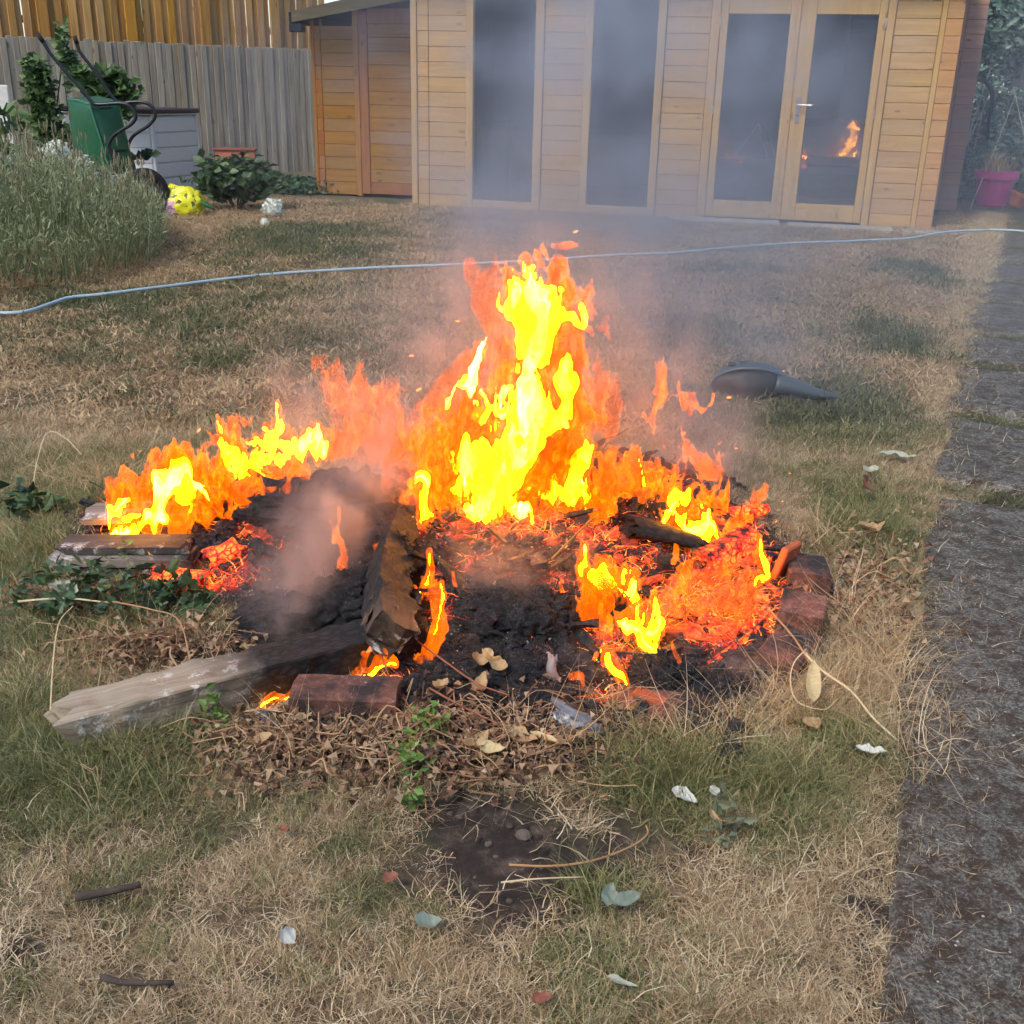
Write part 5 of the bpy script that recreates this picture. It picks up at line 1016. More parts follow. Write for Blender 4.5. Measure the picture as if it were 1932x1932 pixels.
g = Geo(); V, F = cbox(.07, .035, .012, .003); g.add(V, F); p = MP(1225, 1333); tag(g.obj('clay_tile', plain("clay_tile_b", S(170, 84, 52), .8, .3), None, loc=(p[0], p[1], .022), rot=(0, .12, -.45)), 'small orange tile fragment at the front right of the ash', 'tile')
# timber: weathered at the left end, burnt black at the right
def timber_mat(name, c1, c2, x0, x1, axis='X', glow=0.0):
    t = NT(name); co = t.co((2.5, 40, 40) if axis == 'X' else (40, 2.5, 40)); g_ = t.noise(co, 1.2, 6, .7, .5); c = t.mix(t.math('MULTIPLY_ADD', g_, 2.6, -.8, clamp=True), c1, c2)
    o_ = t.co(); li = t.noise(o_, 26, 6, .75); c = t.mix(t.math('MULTIPLY', t.math('MULTIPLY_ADD', li, 14, -7.6, clamp=True), t.math('MULTIPLY_ADD', t.noise(o_, 5, 3), 6, -2.8, clamp=True)), c, S(214, 208, 202))
    sp = t.n("ShaderNodeSeparateXYZ", i_0=o_).outputs[axis]; f = t.math('MULTIPLY_ADD', t.math('SUBTRACT', sp, x0), 1.0 / (x1 - x0), 0.0, clamp=True); f = t.math('MULTIPLY_ADD', t.noise(o_, 12, 4), .6, t.math('MULTIPLY_ADD', f, 1.6, -.6), clamp=True)
    vo = t.n("ShaderNodeTexVoronoi", i_Vector=t.co((34, 60, 60)), i_Scale=1.0, feature='DISTANCE_TO_EDGE').outputs['Distance']
    ch = t.ramp(vo, [(0, S(8, 8, 9)), (.12, S(28, 25, 26)), (.5, S(48, 42, 42))]); c = t.mix(f, c, ch)
    b = t.bsdf(c, .85, t.bump(t.mix(f, g_, vo), .6, .006))
    if glow:
        wn_ = t.n("ShaderNodeTexNoise", i_Vector=t.co(), i_Scale=30.0).outputs['Color']; wv = t.n("ShaderNodeVectorMath", operation='MULTIPLY_ADD'); t.l(wn_, wv.inputs[0]); wv.inputs[1].default_value = (.02, .02, .02); t.l(t.co(), wv.inputs[2])
        mp_ = t.n("ShaderNodeMapping", i_Vector=wv.outputs[0], i_Scale=(40, 62, 62)); v2 = t.n("ShaderNodeTexVoronoi", i_Vector=mp_.outputs[0], i_Scale=1.0, feature='DISTANCE_TO_EDGE').outputs['Distance']
        gl_ = t.math('MULTIPLY', t.math('MULTIPLY_ADD', t.noise(t.co(), 24, 4, .7), 5.0, -1.9, clamp=True), t.math('MULTIPLY', v2, 9.0, clamp=True))
        t.l(t.ramp(gl_, [(0, (0, 0, 0)), (.3, (.5, .010, .003)), (.7, (1, .07, .008)), (1, (1, .20, .02))]), b.inputs['Emission Color']); t.l(t.math('MULTIPLY', f, glow), b.inputs['Emission Strength'])
    return t.end(b)
pL = G(110, 1360, .10); pR = G(530, 1249, .10); d = (pR - pL)[:2]; d /= np.linalg.norm(d); az = math.atan2(d[1], d[0]); nrm = np.array([-d[1], d[0]]); LB = .76
V, F = rough_bar(LB, .10, .092, 3, n=110, amp=.007, ragged=.05); cb = pL[:2] + nrm * .05 + d * .025
g = Geo(); g.add(V, F); o = g.obj('timber_beam', timber_mat("weathered_beam", S(176, 164, 144), S(116, 100, 82), .20, .42), None, loc=(cb[0], cb[1], .051), rot=(.03, 0, az)); tag(o, 'weathered square timber beam, grey at its left end and burnt black under the log', 'timber')
# left pile boards
for i_, (u0, v0, z, L_, w_2, h_2, rz, tl, lb) in enumerate(((92, 1062, .05, .36, .10, .022, -.02, .0, 'long grey board lying lowest at the left end of the bonfire'), (110, 1040, .075, .32, .09, .02, .02, .02, 'dark grey board lying on the lowest one at the left end'), (150, 985, .085, .38, .12, .018, .12, .03, 'scorched board farther back at the left end of the bonfire'), (90, 1078, .02, .36, .08, .022, -.05, 0, 'dark board at ground level under the left boards'))):
    p = G(u0, v0, z); V, F = rough_bar(L_, w_2, h_2, 20 + i_, n=40, amp=.002, ragged=.02); g = Geo(); g.add(V, F); o = g.obj('board', timber_mat("board%d" % i_, S(150, 140, 128) if i_ in (0, 2) else S(88, 80, 76), S(96, 86, 80) if i_ in (0, 2) else S(56, 50, 48), .18, .42), None, loc=(p[0], p[1] + w_2 / 2, z), rot=(tl, -.02, rz)); tag(o, lb, 'board', 'boards at the left end of the bonfire')
def log(label, a, b, r0, r1, mat, seed, n=60, k=16, name='log', cat='log', rough=.14, sq=3.2, flat=1.0, smooth=True):
    a = np.array(a); b = np.array(b); c = a.copy(); d = b - a; L_ = np.linalg.norm(d); xs = np.linspace(0, 1, n); V = []
    for i_, s_ in enumerate(xs):
        th = np.arange(k) * 2 * math.pi / k; rr = (np.abs(np.cos(th)) ** sq + np.abs(np.sin(th)) ** sq) ** (-1 / sq) * (r0 + (r1 - r0) * s_)
        rr = rr * (1 + rough * fbm(np.cos(th) * 2 + seed, np.sin(th) * 2, np.full(k, s_ * L_ * 9), 3, seed) + rough * .35 * vn(np.cos(th) * 6, np.sin(th) * 6, np.full(k, s_ * L_ * 60), seed + 3)); e = .035 * vn(np.cos(th) * 2.2, np.sin(th) * 2.2, 0 * th, seed + 5) * (i_ in (0, n - 1)); cv = .02 * math.sin(s_ * 2.5 + seed)
        V.append(np.column_stack([s_ * L_ + e, rr * np.cos(th) + cv, rr * np.sin(th) * flat]))
    V = np.concatenate(V); i = np.arange(n - 1)[:, None] * k; j = np.arange(k)[None, :]; j2 = (j + 1) % k; F = [np.stack([i + j, i + j2, i + k + j2, i + k + j], -1).reshape(-1, 4), np.array([[0, q + 1, q] for q in range(1, k - 1)]), np.array([[(n - 1) * k, (n - 1) * k + q, (n - 1) * k + q + 1] for q in range(1, k - 1)])]
    g = Geo(); g.add(V, F); o = g.obj(name, mat, None, smooth=smooth, loc=c, rot=Vector(d).to_track_quat('X', 'Z').to_euler()); return tag(o, label, cat)
e0 = G(736, 1198, .115); e1 = A(764, 905, 2.98); dd = e1 - e0; LL = float(np.linalg.norm(dd)); LMAT = timber_mat("bark_log", S(104, 84, 68), S(48, 37, 30), .0, .13)
lg = thing('log', 'square split log with flaking bark sloping down the heap beside the tall flames', 'log', tuple(e0)); lg.rotation_euler = (Matrix.Rotation(0, 4, 'X') @ Vector(dd).to_track_quat('X', 'Z').to_matrix().to_4x4() @ Matrix.Rotation(.55, 4, 'X')).to_euler()
V, F = rough_bar(LL, .088, .082, 33, n=120, amp=.008, ragged=.045); V[:, 1:] *= (1 - .25 * V[:, 0:1] / LL); V[:, 1:] *= (1 + .10 * fbm(V[:, 0] * 26, V[:, 1] * 40, V[:, 2] * 40, 3, 8))[:, None]; V[:, 1] += .018 * np.sin(V[:, 0] * 6)
g = Geo(); g.add(V, F); g.obj('wood', LMAT, lg)
BKM = timber_mat("bark_flakes", S(118, 94, 76), S(52, 40, 33), .04, .24)
rs_ = np.random.RandomState(9)
for i_ in range(26):
    x_ = rs_.uniform(.0, .42); a_ = rs_.choice([0, 1, 2, 3]) * math.pi / 2 + rs_.uniform(-.2, .2); n_ = np.array([0, math.cos(a_), math.sin(a_)]); tt = np.array([0, -math.sin(a_), math.cos(a_)])
    u_ = np.linspace(0, 1, 6); L_ = rs_.uniform(.03, .09); W_ = rs_.uniform(.012, .035); P_ = []
    for q in u_:
        for sgn in (-1, 0, 1):
            P_.append(np.array([x_ + q * L_, 0, 0]) + n_ * (.042 + .006 * abs(sgn) + .012 * (1 - q) ** 2 * rs_.uniform(.4, 1)) + tt * (rs_.uniform(-.02, .02) * 0 + sgn * W_ / 2 * (1 + .4 * rs_.normal() * .4)) )
    off_ = tt * rs_.uniform(-.028, .028); P_ = np.array(P_) + off_; P_[:, 1:] *= (1 - .25 * x_ / LL); ii_ = np.arange(5)[:, None] * 3; jj_ = np.arange(2)[None, :]
    g = Geo(); g.add(P_, np.stack([ii_ + jj_, ii_ + 3 + jj_, ii_ + 4 + jj_, ii_ + jj_ + 1], -1).reshape(-1, 4)); o = g.obj('bark', BKM, lg); m_ = o.modifiers.new('t', 'SOLIDIFY'); m_.thickness = .003
# charred sticks and slats thrown over one another, too jumbled to count
g = Geo(); P, rs_ = surfp(200, 97, lambda x, y, z, p, r: (p > .55) & (y > 2.15))
for p in P:
    L_ = rs_.uniform(.05, .20); w__ = rs_.uniform(.008, .026); V, F = rough_bar(L_, w__, w__ * rs_.uniform(.4, 1), rs_.randint(90), n=14, amp=.004, ragged=.02); V[:, 0] -= L_ / 2; R_ = np.array(Euler((rs_.uniform(0, 3), rs_.normal(0, .28), rs_.uniform(0, 3.14))).to_matrix()); g.add(V @ R_.T + p + [0, 0, .012], F, ember(p[:1], p[1:2], p[2:], False)[0] * rs_.uniform(.3, 1))
tag(g.obj('charred_sticks', COAL), 'jumbled charred sticks and slats lying over the heap', kind='stuff')
p = MP(1185, 1030, .05); q_ = MP(1320, 1058, .05); log('rounded slab of charred wood jutting over the ember hollow', p, q_, .052, .030, timber_mat("charred_slab", S(36, 33, 34), S(20, 19, 20), -1, -.5), 7, rough=.12, sq=2.0, flat=.55, name='charred_slab', cat='charred wood')
p = MP(1258, 1088, .02); g = Geo(); V, F = cbox(.055, .05, .07, .006); g.add(V, F); tag(g.obj('charred_block', timber_mat("charred_block", S(50, 30, 28), S(24, 18, 18), -1, -.5, glow=0), None, loc=p, rot=(.1, .1, .1)), 'small charred block under the rounded charred slab', 'charred wood')
p = MP(1330, 1080, .01); q_ = MP(1395, 1045, .05); log('glowing cracked charcoal log behind the ember bed', p, q_, .050, .045, timber_mat("ember_log", S(120, 60, 40), S(80, 40, 30), -1, -.5, glow=1.0), 9, rough=.08, name='ember_log')
p = MP(1365, 985, .03); q_ = MP(1450, 988, .04); log('red glowing stick end poking out at the right rim', p, q_, .022, .014, timber_mat("ember_stick", S(160, 70, 40), S(90, 40, 28), -1, -.5, glow=1.3), 11, rough=.2, name='ember_stick', cat='stick')
p = MP(290, 1098, .012); q_ = MP(400, 1102, .02); log('glowing cracked log low at the left end of the heap', p, q_, .026, .022, timber_mat('ember_log_low', S(110, 50, 34), S(60, 30, 24), -1, -.5, glow=1.2), 21, rough=.25, name='ember_log')
p = MP(400, 1070, .02); q_ = MP(452, 1055, .04); log('stub of red hot charcoal right of the low glowing log', p, q_, .030, .026, timber_mat('ember_stub', S(110, 50, 34), S(60, 30, 24), -1, -.5, glow=1.2), 22, rough=.25, name='ember_log')
for i_, (u0, v0, u1, v1, r_, lb) in enumerate(((1382, 1110, 1405, 1068, .010, 'left of two burnt sticks standing out of the ember bed'), (1412, 1118, 1440, 1080, .010, 'right of two burnt sticks standing out of the ember bed'), (1345, 1260, 1430, 1190, .007, 'red glowing twig slanting toward the nearest rim brick'))):
    log(lb, MP(u0, v0, .0), MP(u1, v1, .04), r_, r_ * .7, timber_mat("hot_stick%d" % i_, S(80, 50, 40), S(50, 30, 28), -1, -.9, glow=.8), 13 + i_, n=16, k=8, name='burnt_stick', cat='stick')
def clump(label, u, v, r, seed, name='charred_clump', dz=.0, mat=None, n=500, cat='charred clump', rot=0.0, pw=2.0, fuzz=.03, rough=.35):
    p = MP(u, v, dz); rs_ = np.random.RandomState(seed); V, F = blob(0, (0, 0, 0), r, rs_, rough, 3.2, seed=seed, m=56, pw=pw); V = V * (1 + .22 * (1 - np.abs(fbm(V[:, 0] * 34, V[:, 1] * 34, V[:, 2] * 34, 3, seed + 2)) * 2.4))[:, None] + (.009 * np.stack([vn(V[:, 0] * 110, V[:, 1] * 110, V[:, 2] * 110, s_) for s_ in (1, 2, 3)], -1)); R_ = np.array(Euler((0, 0, rot)).to_matrix()); V = V @ R_.T
    o = thing(name, label, cat, tuple(p)); g = Geo(); g.add(V, F, 0.0); g.obj('core', mat or ASHC, o, smooth=True)
    if n:
        k = rs_.randint(0, len(V), n); b0 = V[k]; g = Geo(); Vb, Fb, Cb = blades(b0 + rs_.normal(0, .004, b0.shape), fuzz, .0018, rs_, 1.0, .2, 3, curl=1.2); g.add(Vb, Fb, Cb); g.obj('charred_fibres', CHAR, o)
    return o
t = NT("fluffy_ash"); co = t.co(); nA = t.noise(co, 190, 8, .85); nB = t.noise(co, 30, 5, .7); c = t.ramp(nA, [(.34, S(16, 16, 19)), (.54, S(48, 48, 54)), (.68, S(130, 130, 136)), (.8, S(200, 200, 204))]); c = t.mix(t.math('MULTIPLY_ADD', nB, 6, -2.8, clamp=True), c, S(20, 20, 23)); ASHC = t.end(t.bsdf(c, .95, t.bump(nA, 1.0, .008)))
clump('large fluffy heap of grey black ash on top of the beam left of the log', 600, 1190, (.155, .085, .070), 41, dz=.03, n=900, rot=.25)
clump('peak of black ash right against the log', 672, 1150, (.07, .06, .06), 46, dz=.03, n=400)
clump('black ashy mound in the middle of the heap front', 985, 1170, (.12, .10, .06), 42, dz=.0, n=800)
clump('low black mound in front of the middle mound', 930, 1265, (.16, .08, .035), 47, dz=.0, n=700)
clump('round black clump of burnt turf at the front of the ember bed', 1252, 1290, (.065, .055, .042), 43, dz=.01, n=700)
clump('small burnt black clump in the grass right of the pit', 1372, 1440, (.030, .028, .026), 44, dz=.012, n=260)
clump('black charred crest along the top right of the heap', 1310, 912, (.15, .06, .05), 45, dz=.0, n=500, rot=-.5)
clump('round burnt ball beside the yellow flame in the hollow', 1145, 1165, (.045, .04, .042), 48, dz=.02, n=400)
clump('smouldering dark mass under the smoke on the left', 640, 960, (.20, .10, .08), 49, dz=.0, n=500, rot=.1)
clump('black rubble mound just right of the front brick', 800, 1310, (.085, .05, .028), 51, dz=.0, n=400)
clump('low black ash ridge behind the dry leaf cluster', 900, 1330, (.10, .045, .022), 52, dz=.0, n=400)
clump('black ash lump behind the grey flaky wood', 1030, 1335, (.07, .045, .03), 53, dz=.0, n=300)
clump('black ash ridge right of the round burnt turf clump', 1350, 1300, (.07, .045, .025), 54, dz=.0, n=300)
clump('charred heap under the left flames', 470, 960, (.12, .08, .045), 55, dz=.0, n=500)
clump('burnt tangle right of the grey boards', 420, 1030, (.07, .05, .03), 56, dz=.0, n=500)
clump('tiny pale clinker in the litter left of the front brick', 500, 1372, (.020, .018, .016), 50, dz=.006, n=0, mat=plain("pale_clinker", S(150, 150, 156), .9, .8, 90, .7), name='clinker', cat='clinker')
log('grey flaky piece of burnt wood lying in front of the heap', MP(1062, 1362, .02), MP(1118, 1392, .015), .030, .018, timber_mat("grey_char", S(130, 138, 150), S(30, 32, 36), 5, 6), 17, n=30, rough=.4, name='burnt_wood', cat='charred wood')
log('pale ash coated stick standing upright in the front of the heap', MP(1056, 1290, .004), A(1050, 1238, MP(1056, 1290)[1] + .01), .010, .009, plain("white_ash_stick", S(176, 160, 160), .95, .6, 90, .35), 19, n=16, k=8, name='ash_stick', cat='stick', rough=.3)
stick('long green tinged stem arching over the hollow', [(1040, 1080, .02), (1090, 1035, .03), (1140, 990, .03), (1190, 962, .03)], .0032, plain("olive_stem", S(120, 104, 50), .7), 'stem', 'stem')
stick('dark curled twig at the top of the log', [(742, 892, .02), (765, 880, .03), (780, 868, .04), (800, 872, .05)], .003, BARK, 'twig', 'twig')
# ------------------------------------------------------------------ flames
def flame_mat(name, col, st, surf=None, absd=8.0, light=False):
    """glowing gas: light is given off all through the closed flame; a streaky sheet gives its skin some structure"""
    t = NT(name)
    e = t.n("ShaderNodeEmission", i_Color=tuple(col) + (1,), i_Strength=st)
    s = t.n("ShaderNodeBsdfTransparent")
    if surf:
        n_ = t.noise(t.co((34, 34, 13)), 1.0, 4, .6, 1.2); k = t.math('MULTIPLY_ADD', n_, 6.0, -2.5, clamp=True)
        em = t.n("ShaderNodeEmission", i_Color=tuple(surf[0]) + (1,)); t.l(t.math('MULTIPLY_ADD', k, surf[1], surf[2]), em.inputs[1])
        a = t.n("ShaderNodeAddShader"); t.l(s.outputs[0], a.inputs[0]); t.l(em.outputs[0], a.inputs[1]); s = a
    ab = t.n("ShaderNodeVolumeAbsorption", i_Color=(0, 0, 0, 1), i_Density=absd); av = t.n("ShaderNodeAddShader"); t.l(e.outputs[0], av.inputs[0]); t.l(ab.outputs[0], av.inputs[1])
    return t.end(s, av, light)
FM_VEIL = flame_mat("thin_flame", (1.0, 0.15, 0.01), 4.4, ((1, .12, .006), .12, 0), absd=9.0)
FM_OUT = flame_mat("orange_flame", (1.0, 0.10, 0.0005), 14.0, ((1, .15, .001), .38, .06), absd=26)
FM_MID = flame_mat("yellow_flame", (1.0, 0.72, 0.0), 40.0, ((1.0, 0.34, 0.001), 3.0, 9.0), 18, True)
FM_HOT = flame_mat("white_flame", (1.0, 0.95, 0.40), 20.0, ((1.0, 0.8, 0.20), .9, .3), 6, True)
def chain_field(chs, X, Y, Z, X0=None, Z0=None, reach=9.0):
    """1 on the spine of the chains of balls, 0 on their skin, negative outside"""
    f = np.full(X.shape, -9.0)
    for ch in chs:
        for i in range(max(1, len(ch) - 1)):
            a = ch[i]; b = ch[min(i + 1, len(ch) - 1)]
            pa = np.array(a[:3]); d = np.array(b[:3]) - pa; L = max(1e-9, float(d @ d))
            if X0 is None: k = slice(None)
            else:
                R = max(a[3], b[3]) * 2.3 + reach; i0 = np.searchsorted(X0, min(a[0], b[0]) - R); i1 = np.searchsorted(X0, max(a[0], b[0]) + R)
                k = i0 + np.nonzero((Z0[i0:i1] > min(a[2], b[2]) - R - .03) & (Z0[i0:i1] < max(a[2], b[2]) + R + .06))[0]
            x_, y_, z_ = X[k], Y[k], Z[k]
            t = np.clip(((x_ - pa[0]) * d[0] + (y_ - pa[1]) * d[1] + (z_ - pa[2]) * d[2]) / L, 0, 1)
            r = a[3] + (b[3] - a[3]) * t
            q = np.sqrt((x_ - pa[0] - d[0] * t) ** 2 + (y_ - pa[1] - d[1] * t) ** 2 * 1.3 + (z_ - pa[2] - d[2] * t) ** 2)
            f[k] = np.maximum(f[k], 1 - q / r)
    return f
def flame(label, base, yel, ora, h=0.006, seed=0, hot=True, veil=None, loc_dy=0.0, rag=1.0, name='flame', group='flames of the bonfire', wisps=0):
    yel = [[(u, v, r * .80) for u, v, r in ch] for ch in yel]; rw = random.Random(seed + 500); ora = list(ora); yel = list(yel)
    srcs = [(ch, 0) for ch in ora if max(p[2] for p in ch) > 9] + [(ch, 1) for ch in yel if max(p[2] for p in ch) > 9]
    for _ in range(wisps if srcs else 0):
        ch, ky = rw.choice(srcs); u, v, r = rw.choice(ch); sg = rw.choice((-1, 1)); u += sg * r * rw.uniform(.5, 1.15); v += rw.uniform(-.7, .9) * r; ln = rw.uniform(16, 52); w0 = rw.uniform(3.0, 7.5); bend = rw.uniform(-.5, .9) * sg
        nw = [(u, v, w0), (u + bend * ln * .3, v - ln * .35, w0 * .9), (u + bend * ln * .75, v - ln * .7, w0 * .6), (u + bend * ln * rw.uniform(.5, 1.2), v - ln, 1.2)]
        (yel if ky and rw.random() < .7 else ora).append(nw)
    Yp = MP(*base)[1] + loc_dy; rnd = random.Random(seed)
    def w(chs, k=1.0):
        out = []
        for ch in chs:
            dy = rnd.uniform(-0.03, 0.03); o = []
            for (u, v, r) in ch:
                p = A(u, v, Yp + dy); sc = math.sqrt(p[0] ** 2 + p[1] ** 2 + (p[2] - CAM_H) ** 2) / _f
                o.append((p[0], p[1], p[2], r * sc * k))
            out.append(o)
        return out
    cy_ = w(yel); co_ = w(ora) + [[(a[0], a[1] + 0.01, a[2], a[3] * 1.25 + 0.006) for a in ch] for ch in cy_]
    allp = np.array([p for ch in co_ for p in ch]); pad = allp[:, 3].max() * 0.9 + 0.03
    lo = allp[:, :3].min(0) - pad; hi = allp[:, :3].max(0) + pad
    ax = [np.arange(lo[i], hi[i], h) for i in range(3)]
    X, Y, Z = np.meshgrid(*ax, indexing='ij'); shp = X.shape
    m = chain_field([[(a[0], a[1], a[2], a[3] + 0.05) for a in ch] for ch in co_], X.ravel(), Y.ravel(), Z.ravel()) > 0
    x = X.ravel()[m]; y = Y.ravel()[m]; z = Z.ravel()[m]; s = seed * 3
    # rolling, upward stretched distortion
    wx = vn(x * 22, y * 22, z * 11, s) ; wz = vn(x * 22, y * 22, z * 11, s + 9)
    wx2 = vn(x * 55, y * 55, z * 26, s + 2); wz2 = vn(x * 50, y * 50, z * 30, s + 5)
    xx = x + rag * (0.019 * wx + 0.013 * wx2); zz = z + rag * (0.036 * wz + 0.016 * wz2); yy = y + 0.02 * vn(x * 20, y * 20, z * 12, s + 4)
    fing = np.maximum(0, vn(x * 42, y * 15, z * 7, s + 14)); zz = zz - rag * .055 * fing
    lick = 1 - np.abs(vn(xx * 36 + 3.0 * wz, yy * 13, zz * 13, s + 6)) * 3.0; gap = sstep(.10, .42, vn(xx * 40 + 2 * wx2, yy * 10, zz * 15, s + 13))
    fine = vn(xx * 110, yy * 50, zz * 42, s + 7)
    root = thing(name, label, 'flame', tuple(MP(*base)), 0, group)
    L = np.array(root.location)
    def out(fv, nm, mat, rootp):
        f = np.full(X.size, -1.0); f[m] = fv; V, F = nets(f.reshape(shp), lo, h)
        if len(F) < 8: return None
        g = Geo(); g.add(V - L, F); return g.obj(nm, mat, rootp, smooth=True)
    fo = chain_field(co_, xx, yy, zz, x, z, .07)
    out(fo * 1.0 + 0.34 * lick * rag + 0.22 * fine - .45 * gap + .04, 'outer_flame', FM_OUT, root)
    if yel:
        fy = chain_field(cy_, xx, yy, zz, x, z, .07)
        out(fy * 1.15 + 0.26 * lick * rag + 0.20 * fine - .95 * gap * (fy < .9) + .04, 'inner_flame', FM_MID, root)
        if hot: out(fy * 1.0 + 0.40 * lick + 0.7 * vn(xx * 22, yy * 14, zz * 12, s + 8) - 0.72, 'flame_core', FM_HOT, root)
    if veil:
        cv = w(veil); fv = chain_field(cv, xx, yy, zz, x, z, .07)
        g = out(fv + 0.75 * vn(xx * 24, yy * 14, zz * 11, s + 12) + .3 * lick + 0.3 * fine - .6 * gap - 0.12, 'thin_flame', FM_VEIL, root)
    return root
flame('tall yellow flame rising from the middle of the bonfire', (930, 980),
  [[(1008, 505, 10), (1003, 540, 26), (1008, 580, 40), (1015, 625, 40), (1005, 662, 36), (985, 700, 30), (1000, 745, 38), (1012, 790, 48), (985, 830, 46), (945, 870, 50), (928, 912, 48), (912, 950, 34), (880, 985, 16)],
   [(1035, 580, 20), (1070, 600, 11), (1100, 624, 8)], [(1062, 690, 14), (1066, 760, 15), (1040, 800, 18)],
   [(905, 692, 8), (893, 722, 11), (862, 745, 9), (842, 772, 6)], [(905, 735, 8), (920, 765, 10), (950, 775, 12)], [(960, 760, 14), (900, 800, 12)],
   [(885, 890, 24), (868, 928, 18)], [(950, 960, 12), (990, 985, 5)], [(975, 540, 12), (965, 590, 14)]],
  [[(1052, 515, 26), (1072, 545, 24)], [(1108, 555, 12), (1098, 600, 16), (1085, 640, 12)], [(960, 545, 14), (945, 550, 6)], [(1090, 690, 12), (1062, 735, 20)],
   [(955, 700, 26), (930, 740, 24), (905, 800, 40), (870, 860, 55), (840, 930, 48), (835, 985, 34), (860, 1010, 20)],
   [(890, 990, 44), (950, 985, 42), (1010, 960, 30)], [(1050, 720, 26), (1080, 790, 34), (1060, 850, 34)], [(1085, 800, 20), (1130, 790, 12), (1148, 775, 6)],
   [(1060, 850, 40), (1020, 900, 46)]],
  seed=1, h=0.0052, wisps=80, veil=[[(890, 540, 30), (900, 600, 50), (930, 660, 60), (1050, 680, 60), (1080, 620, 50)], [(880, 700, 70), (820, 780, 50), (800, 850, 60)], [(1110, 720, 40), (1130, 800, 60)]])
flame('bright yellow flame curling right of the tall flame', (1090, 975),
  [[(1122, 852, 7), (1100, 880, 12), (1086, 905, 18), (1090, 932, 24), (1080, 955, 15)], [(1060, 935, 12), (1035, 940, 12), (1008, 935, 6)], [(1098, 950, 6), (1108, 978, 5)]],
  [[(1140, 860, 14), (1150, 910, 26), (1120, 960, 26)], [(1160, 900, 14), (1200, 930, 14), (1230, 940, 12)], [(1040, 960, 22), (1100, 990, 16)]], seed=2, h=0.005, wisps=16)
flame('small yellow flame licking left of the tall flame beside the log', (800, 1000),
  [[(790, 922, 13), (800, 930, 9)], [(803, 950, 9), (806, 985, 13)]], [[(800, 920, 16), (806, 980, 20), (795, 1030, 10)]], seed=3, h=0.004)
flame('long ragged yellow flame along the left end of the bonfire', (280, 1020),
  [[(202, 985, 6), (222, 962, 11), (240, 945, 8)], [(205, 1010, 7), (235, 1012, 9), (275, 1012, 11), (292, 985, 15), (300, 950, 15), (325, 915, 22), (345, 898, 24), (375, 922, 15), (392, 925, 6)],
   [(310, 890, 8), (295, 930, 10)], [(335, 935, 18), (355, 945, 12)], [(240, 990, 6), (262, 990, 5)]],
  [[(215, 930, 16), (260, 950, 20), (330, 960, 24)], [(340, 870, 22), (390, 900, 22), (420, 915, 16)], [(330, 1000, 12), (350, 1040, 7)]], seed=4, h=0.0046, wisps=36)
flame('yellow flame with an orange tip left of the smoke', (480, 920),
  [[(425, 850, 16), (440, 870, 20), (470, 878, 22), (490, 860, 12)], [(490, 830, 13), (505, 828, 9), (522, 800, 7)], [(522, 835, 9), (548, 858, 14), (578, 850, 15), (604, 845, 6)], [(470, 900, 10), (500, 905, 8)], [(520, 868, 9), (545, 880, 8)]],
  [[(440, 812, 8), (442, 840, 18)], [(402, 865, 13), (410, 890, 12)], [(520, 790, 10), (540, 830, 16), (600, 860, 16)], [(460, 910, 20), (560, 895, 18)]], seed=5, h=0.0046, wisps=30)
flame('orange flame standing behind the smoke left of centre', (700, 870),
  [], [[(645, 740, 7), (652, 765, 14), (665, 790, 14)], [(668, 735, 9), (685, 745, 14), (680, 780, 12)], [(700, 760, 16), (725, 770, 18), (745, 790, 12), (735, 820, 18)], [(600, 860, 14), (640, 840, 20), (690, 830, 24), (740, 850, 26)]],
  seed=6, h=0.0052, wisps=30, rag=1.2, veil=[[(610, 680, 20), (640, 740, 34), (680, 790, 50), (700, 830, 60)], [(740, 740, 30), (760, 800, 40)]])
flame('yellow flame leaning over the glowing hollow on the right', (1330, 1040),
  [[(1292, 930, 10), (1285, 945, 11), (1268, 970, 11), (1262, 990, 8)], [(1265, 992, 9), (1300, 1005, 20), (1325, 1015, 20), (1355, 1022, 10)], [(1285, 1045, 5), (1310, 1035, 8)]],
  [[(1300, 940, 12), (1290, 975, 12)], [(1370, 1010, 14), (1400, 1000, 14), (1420, 985, 10)], [(1350, 1040, 14), (1290, 1080, 12)]], seed=7, h=0.0045, wisps=14)
flame('orange flame tongue at the back right rim of the bonfire', (1425, 985),
  [], [[(1446, 925, 4), (1436, 940, 9), (1425, 962, 8), (1420, 975, 5)], [(1405, 950, 5), (1400, 975, 6)]], seed=8, h=0.004, rag=0.6)
flame('thin yellow flame beside the brick rim on the right', (1440, 1120),
  [[(1432, 1030, 5), (1440, 1055, 8), (1449, 1085, 6), (1432, 1108, 4)]], [[(1425, 1060, 9), (1440, 1090, 9), (1425, 1110, 6)]], seed=9, h=0.004, hot=False, rag=0.5)
flame('broad yellow flame pouring out of the hollow right of centre', (1180, 1150),
  [[(1112, 1092, 10), (1135, 1098, 15), (1165, 1105, 20), (1185, 1105, 12)], [(1180, 1110, 15), (1178, 1140, 14), (1165, 1160, 8)]],
  [[(1110, 1100, 18), (1125, 1135, 18)], [(1150, 1110, 30), (1180, 1140, 24)]], seed=10, h=0.0045, wisps=14)
flame('pointed yellow flame in front of the ember bed', (1215, 1240),
  [[(1172, 1170, 6), (1190, 1180, 13), (1215, 1192, 20), (1240, 1172, 9), (1252, 1155, 3)], [(1215, 1195, 18), (1228, 1222, 6)]],
  [[(1200, 1175, 20), (1225, 1190, 22)], [(1150, 1180, 8), (1160, 1215, 6)]], seed=11, h=0.0045, wisps=10)
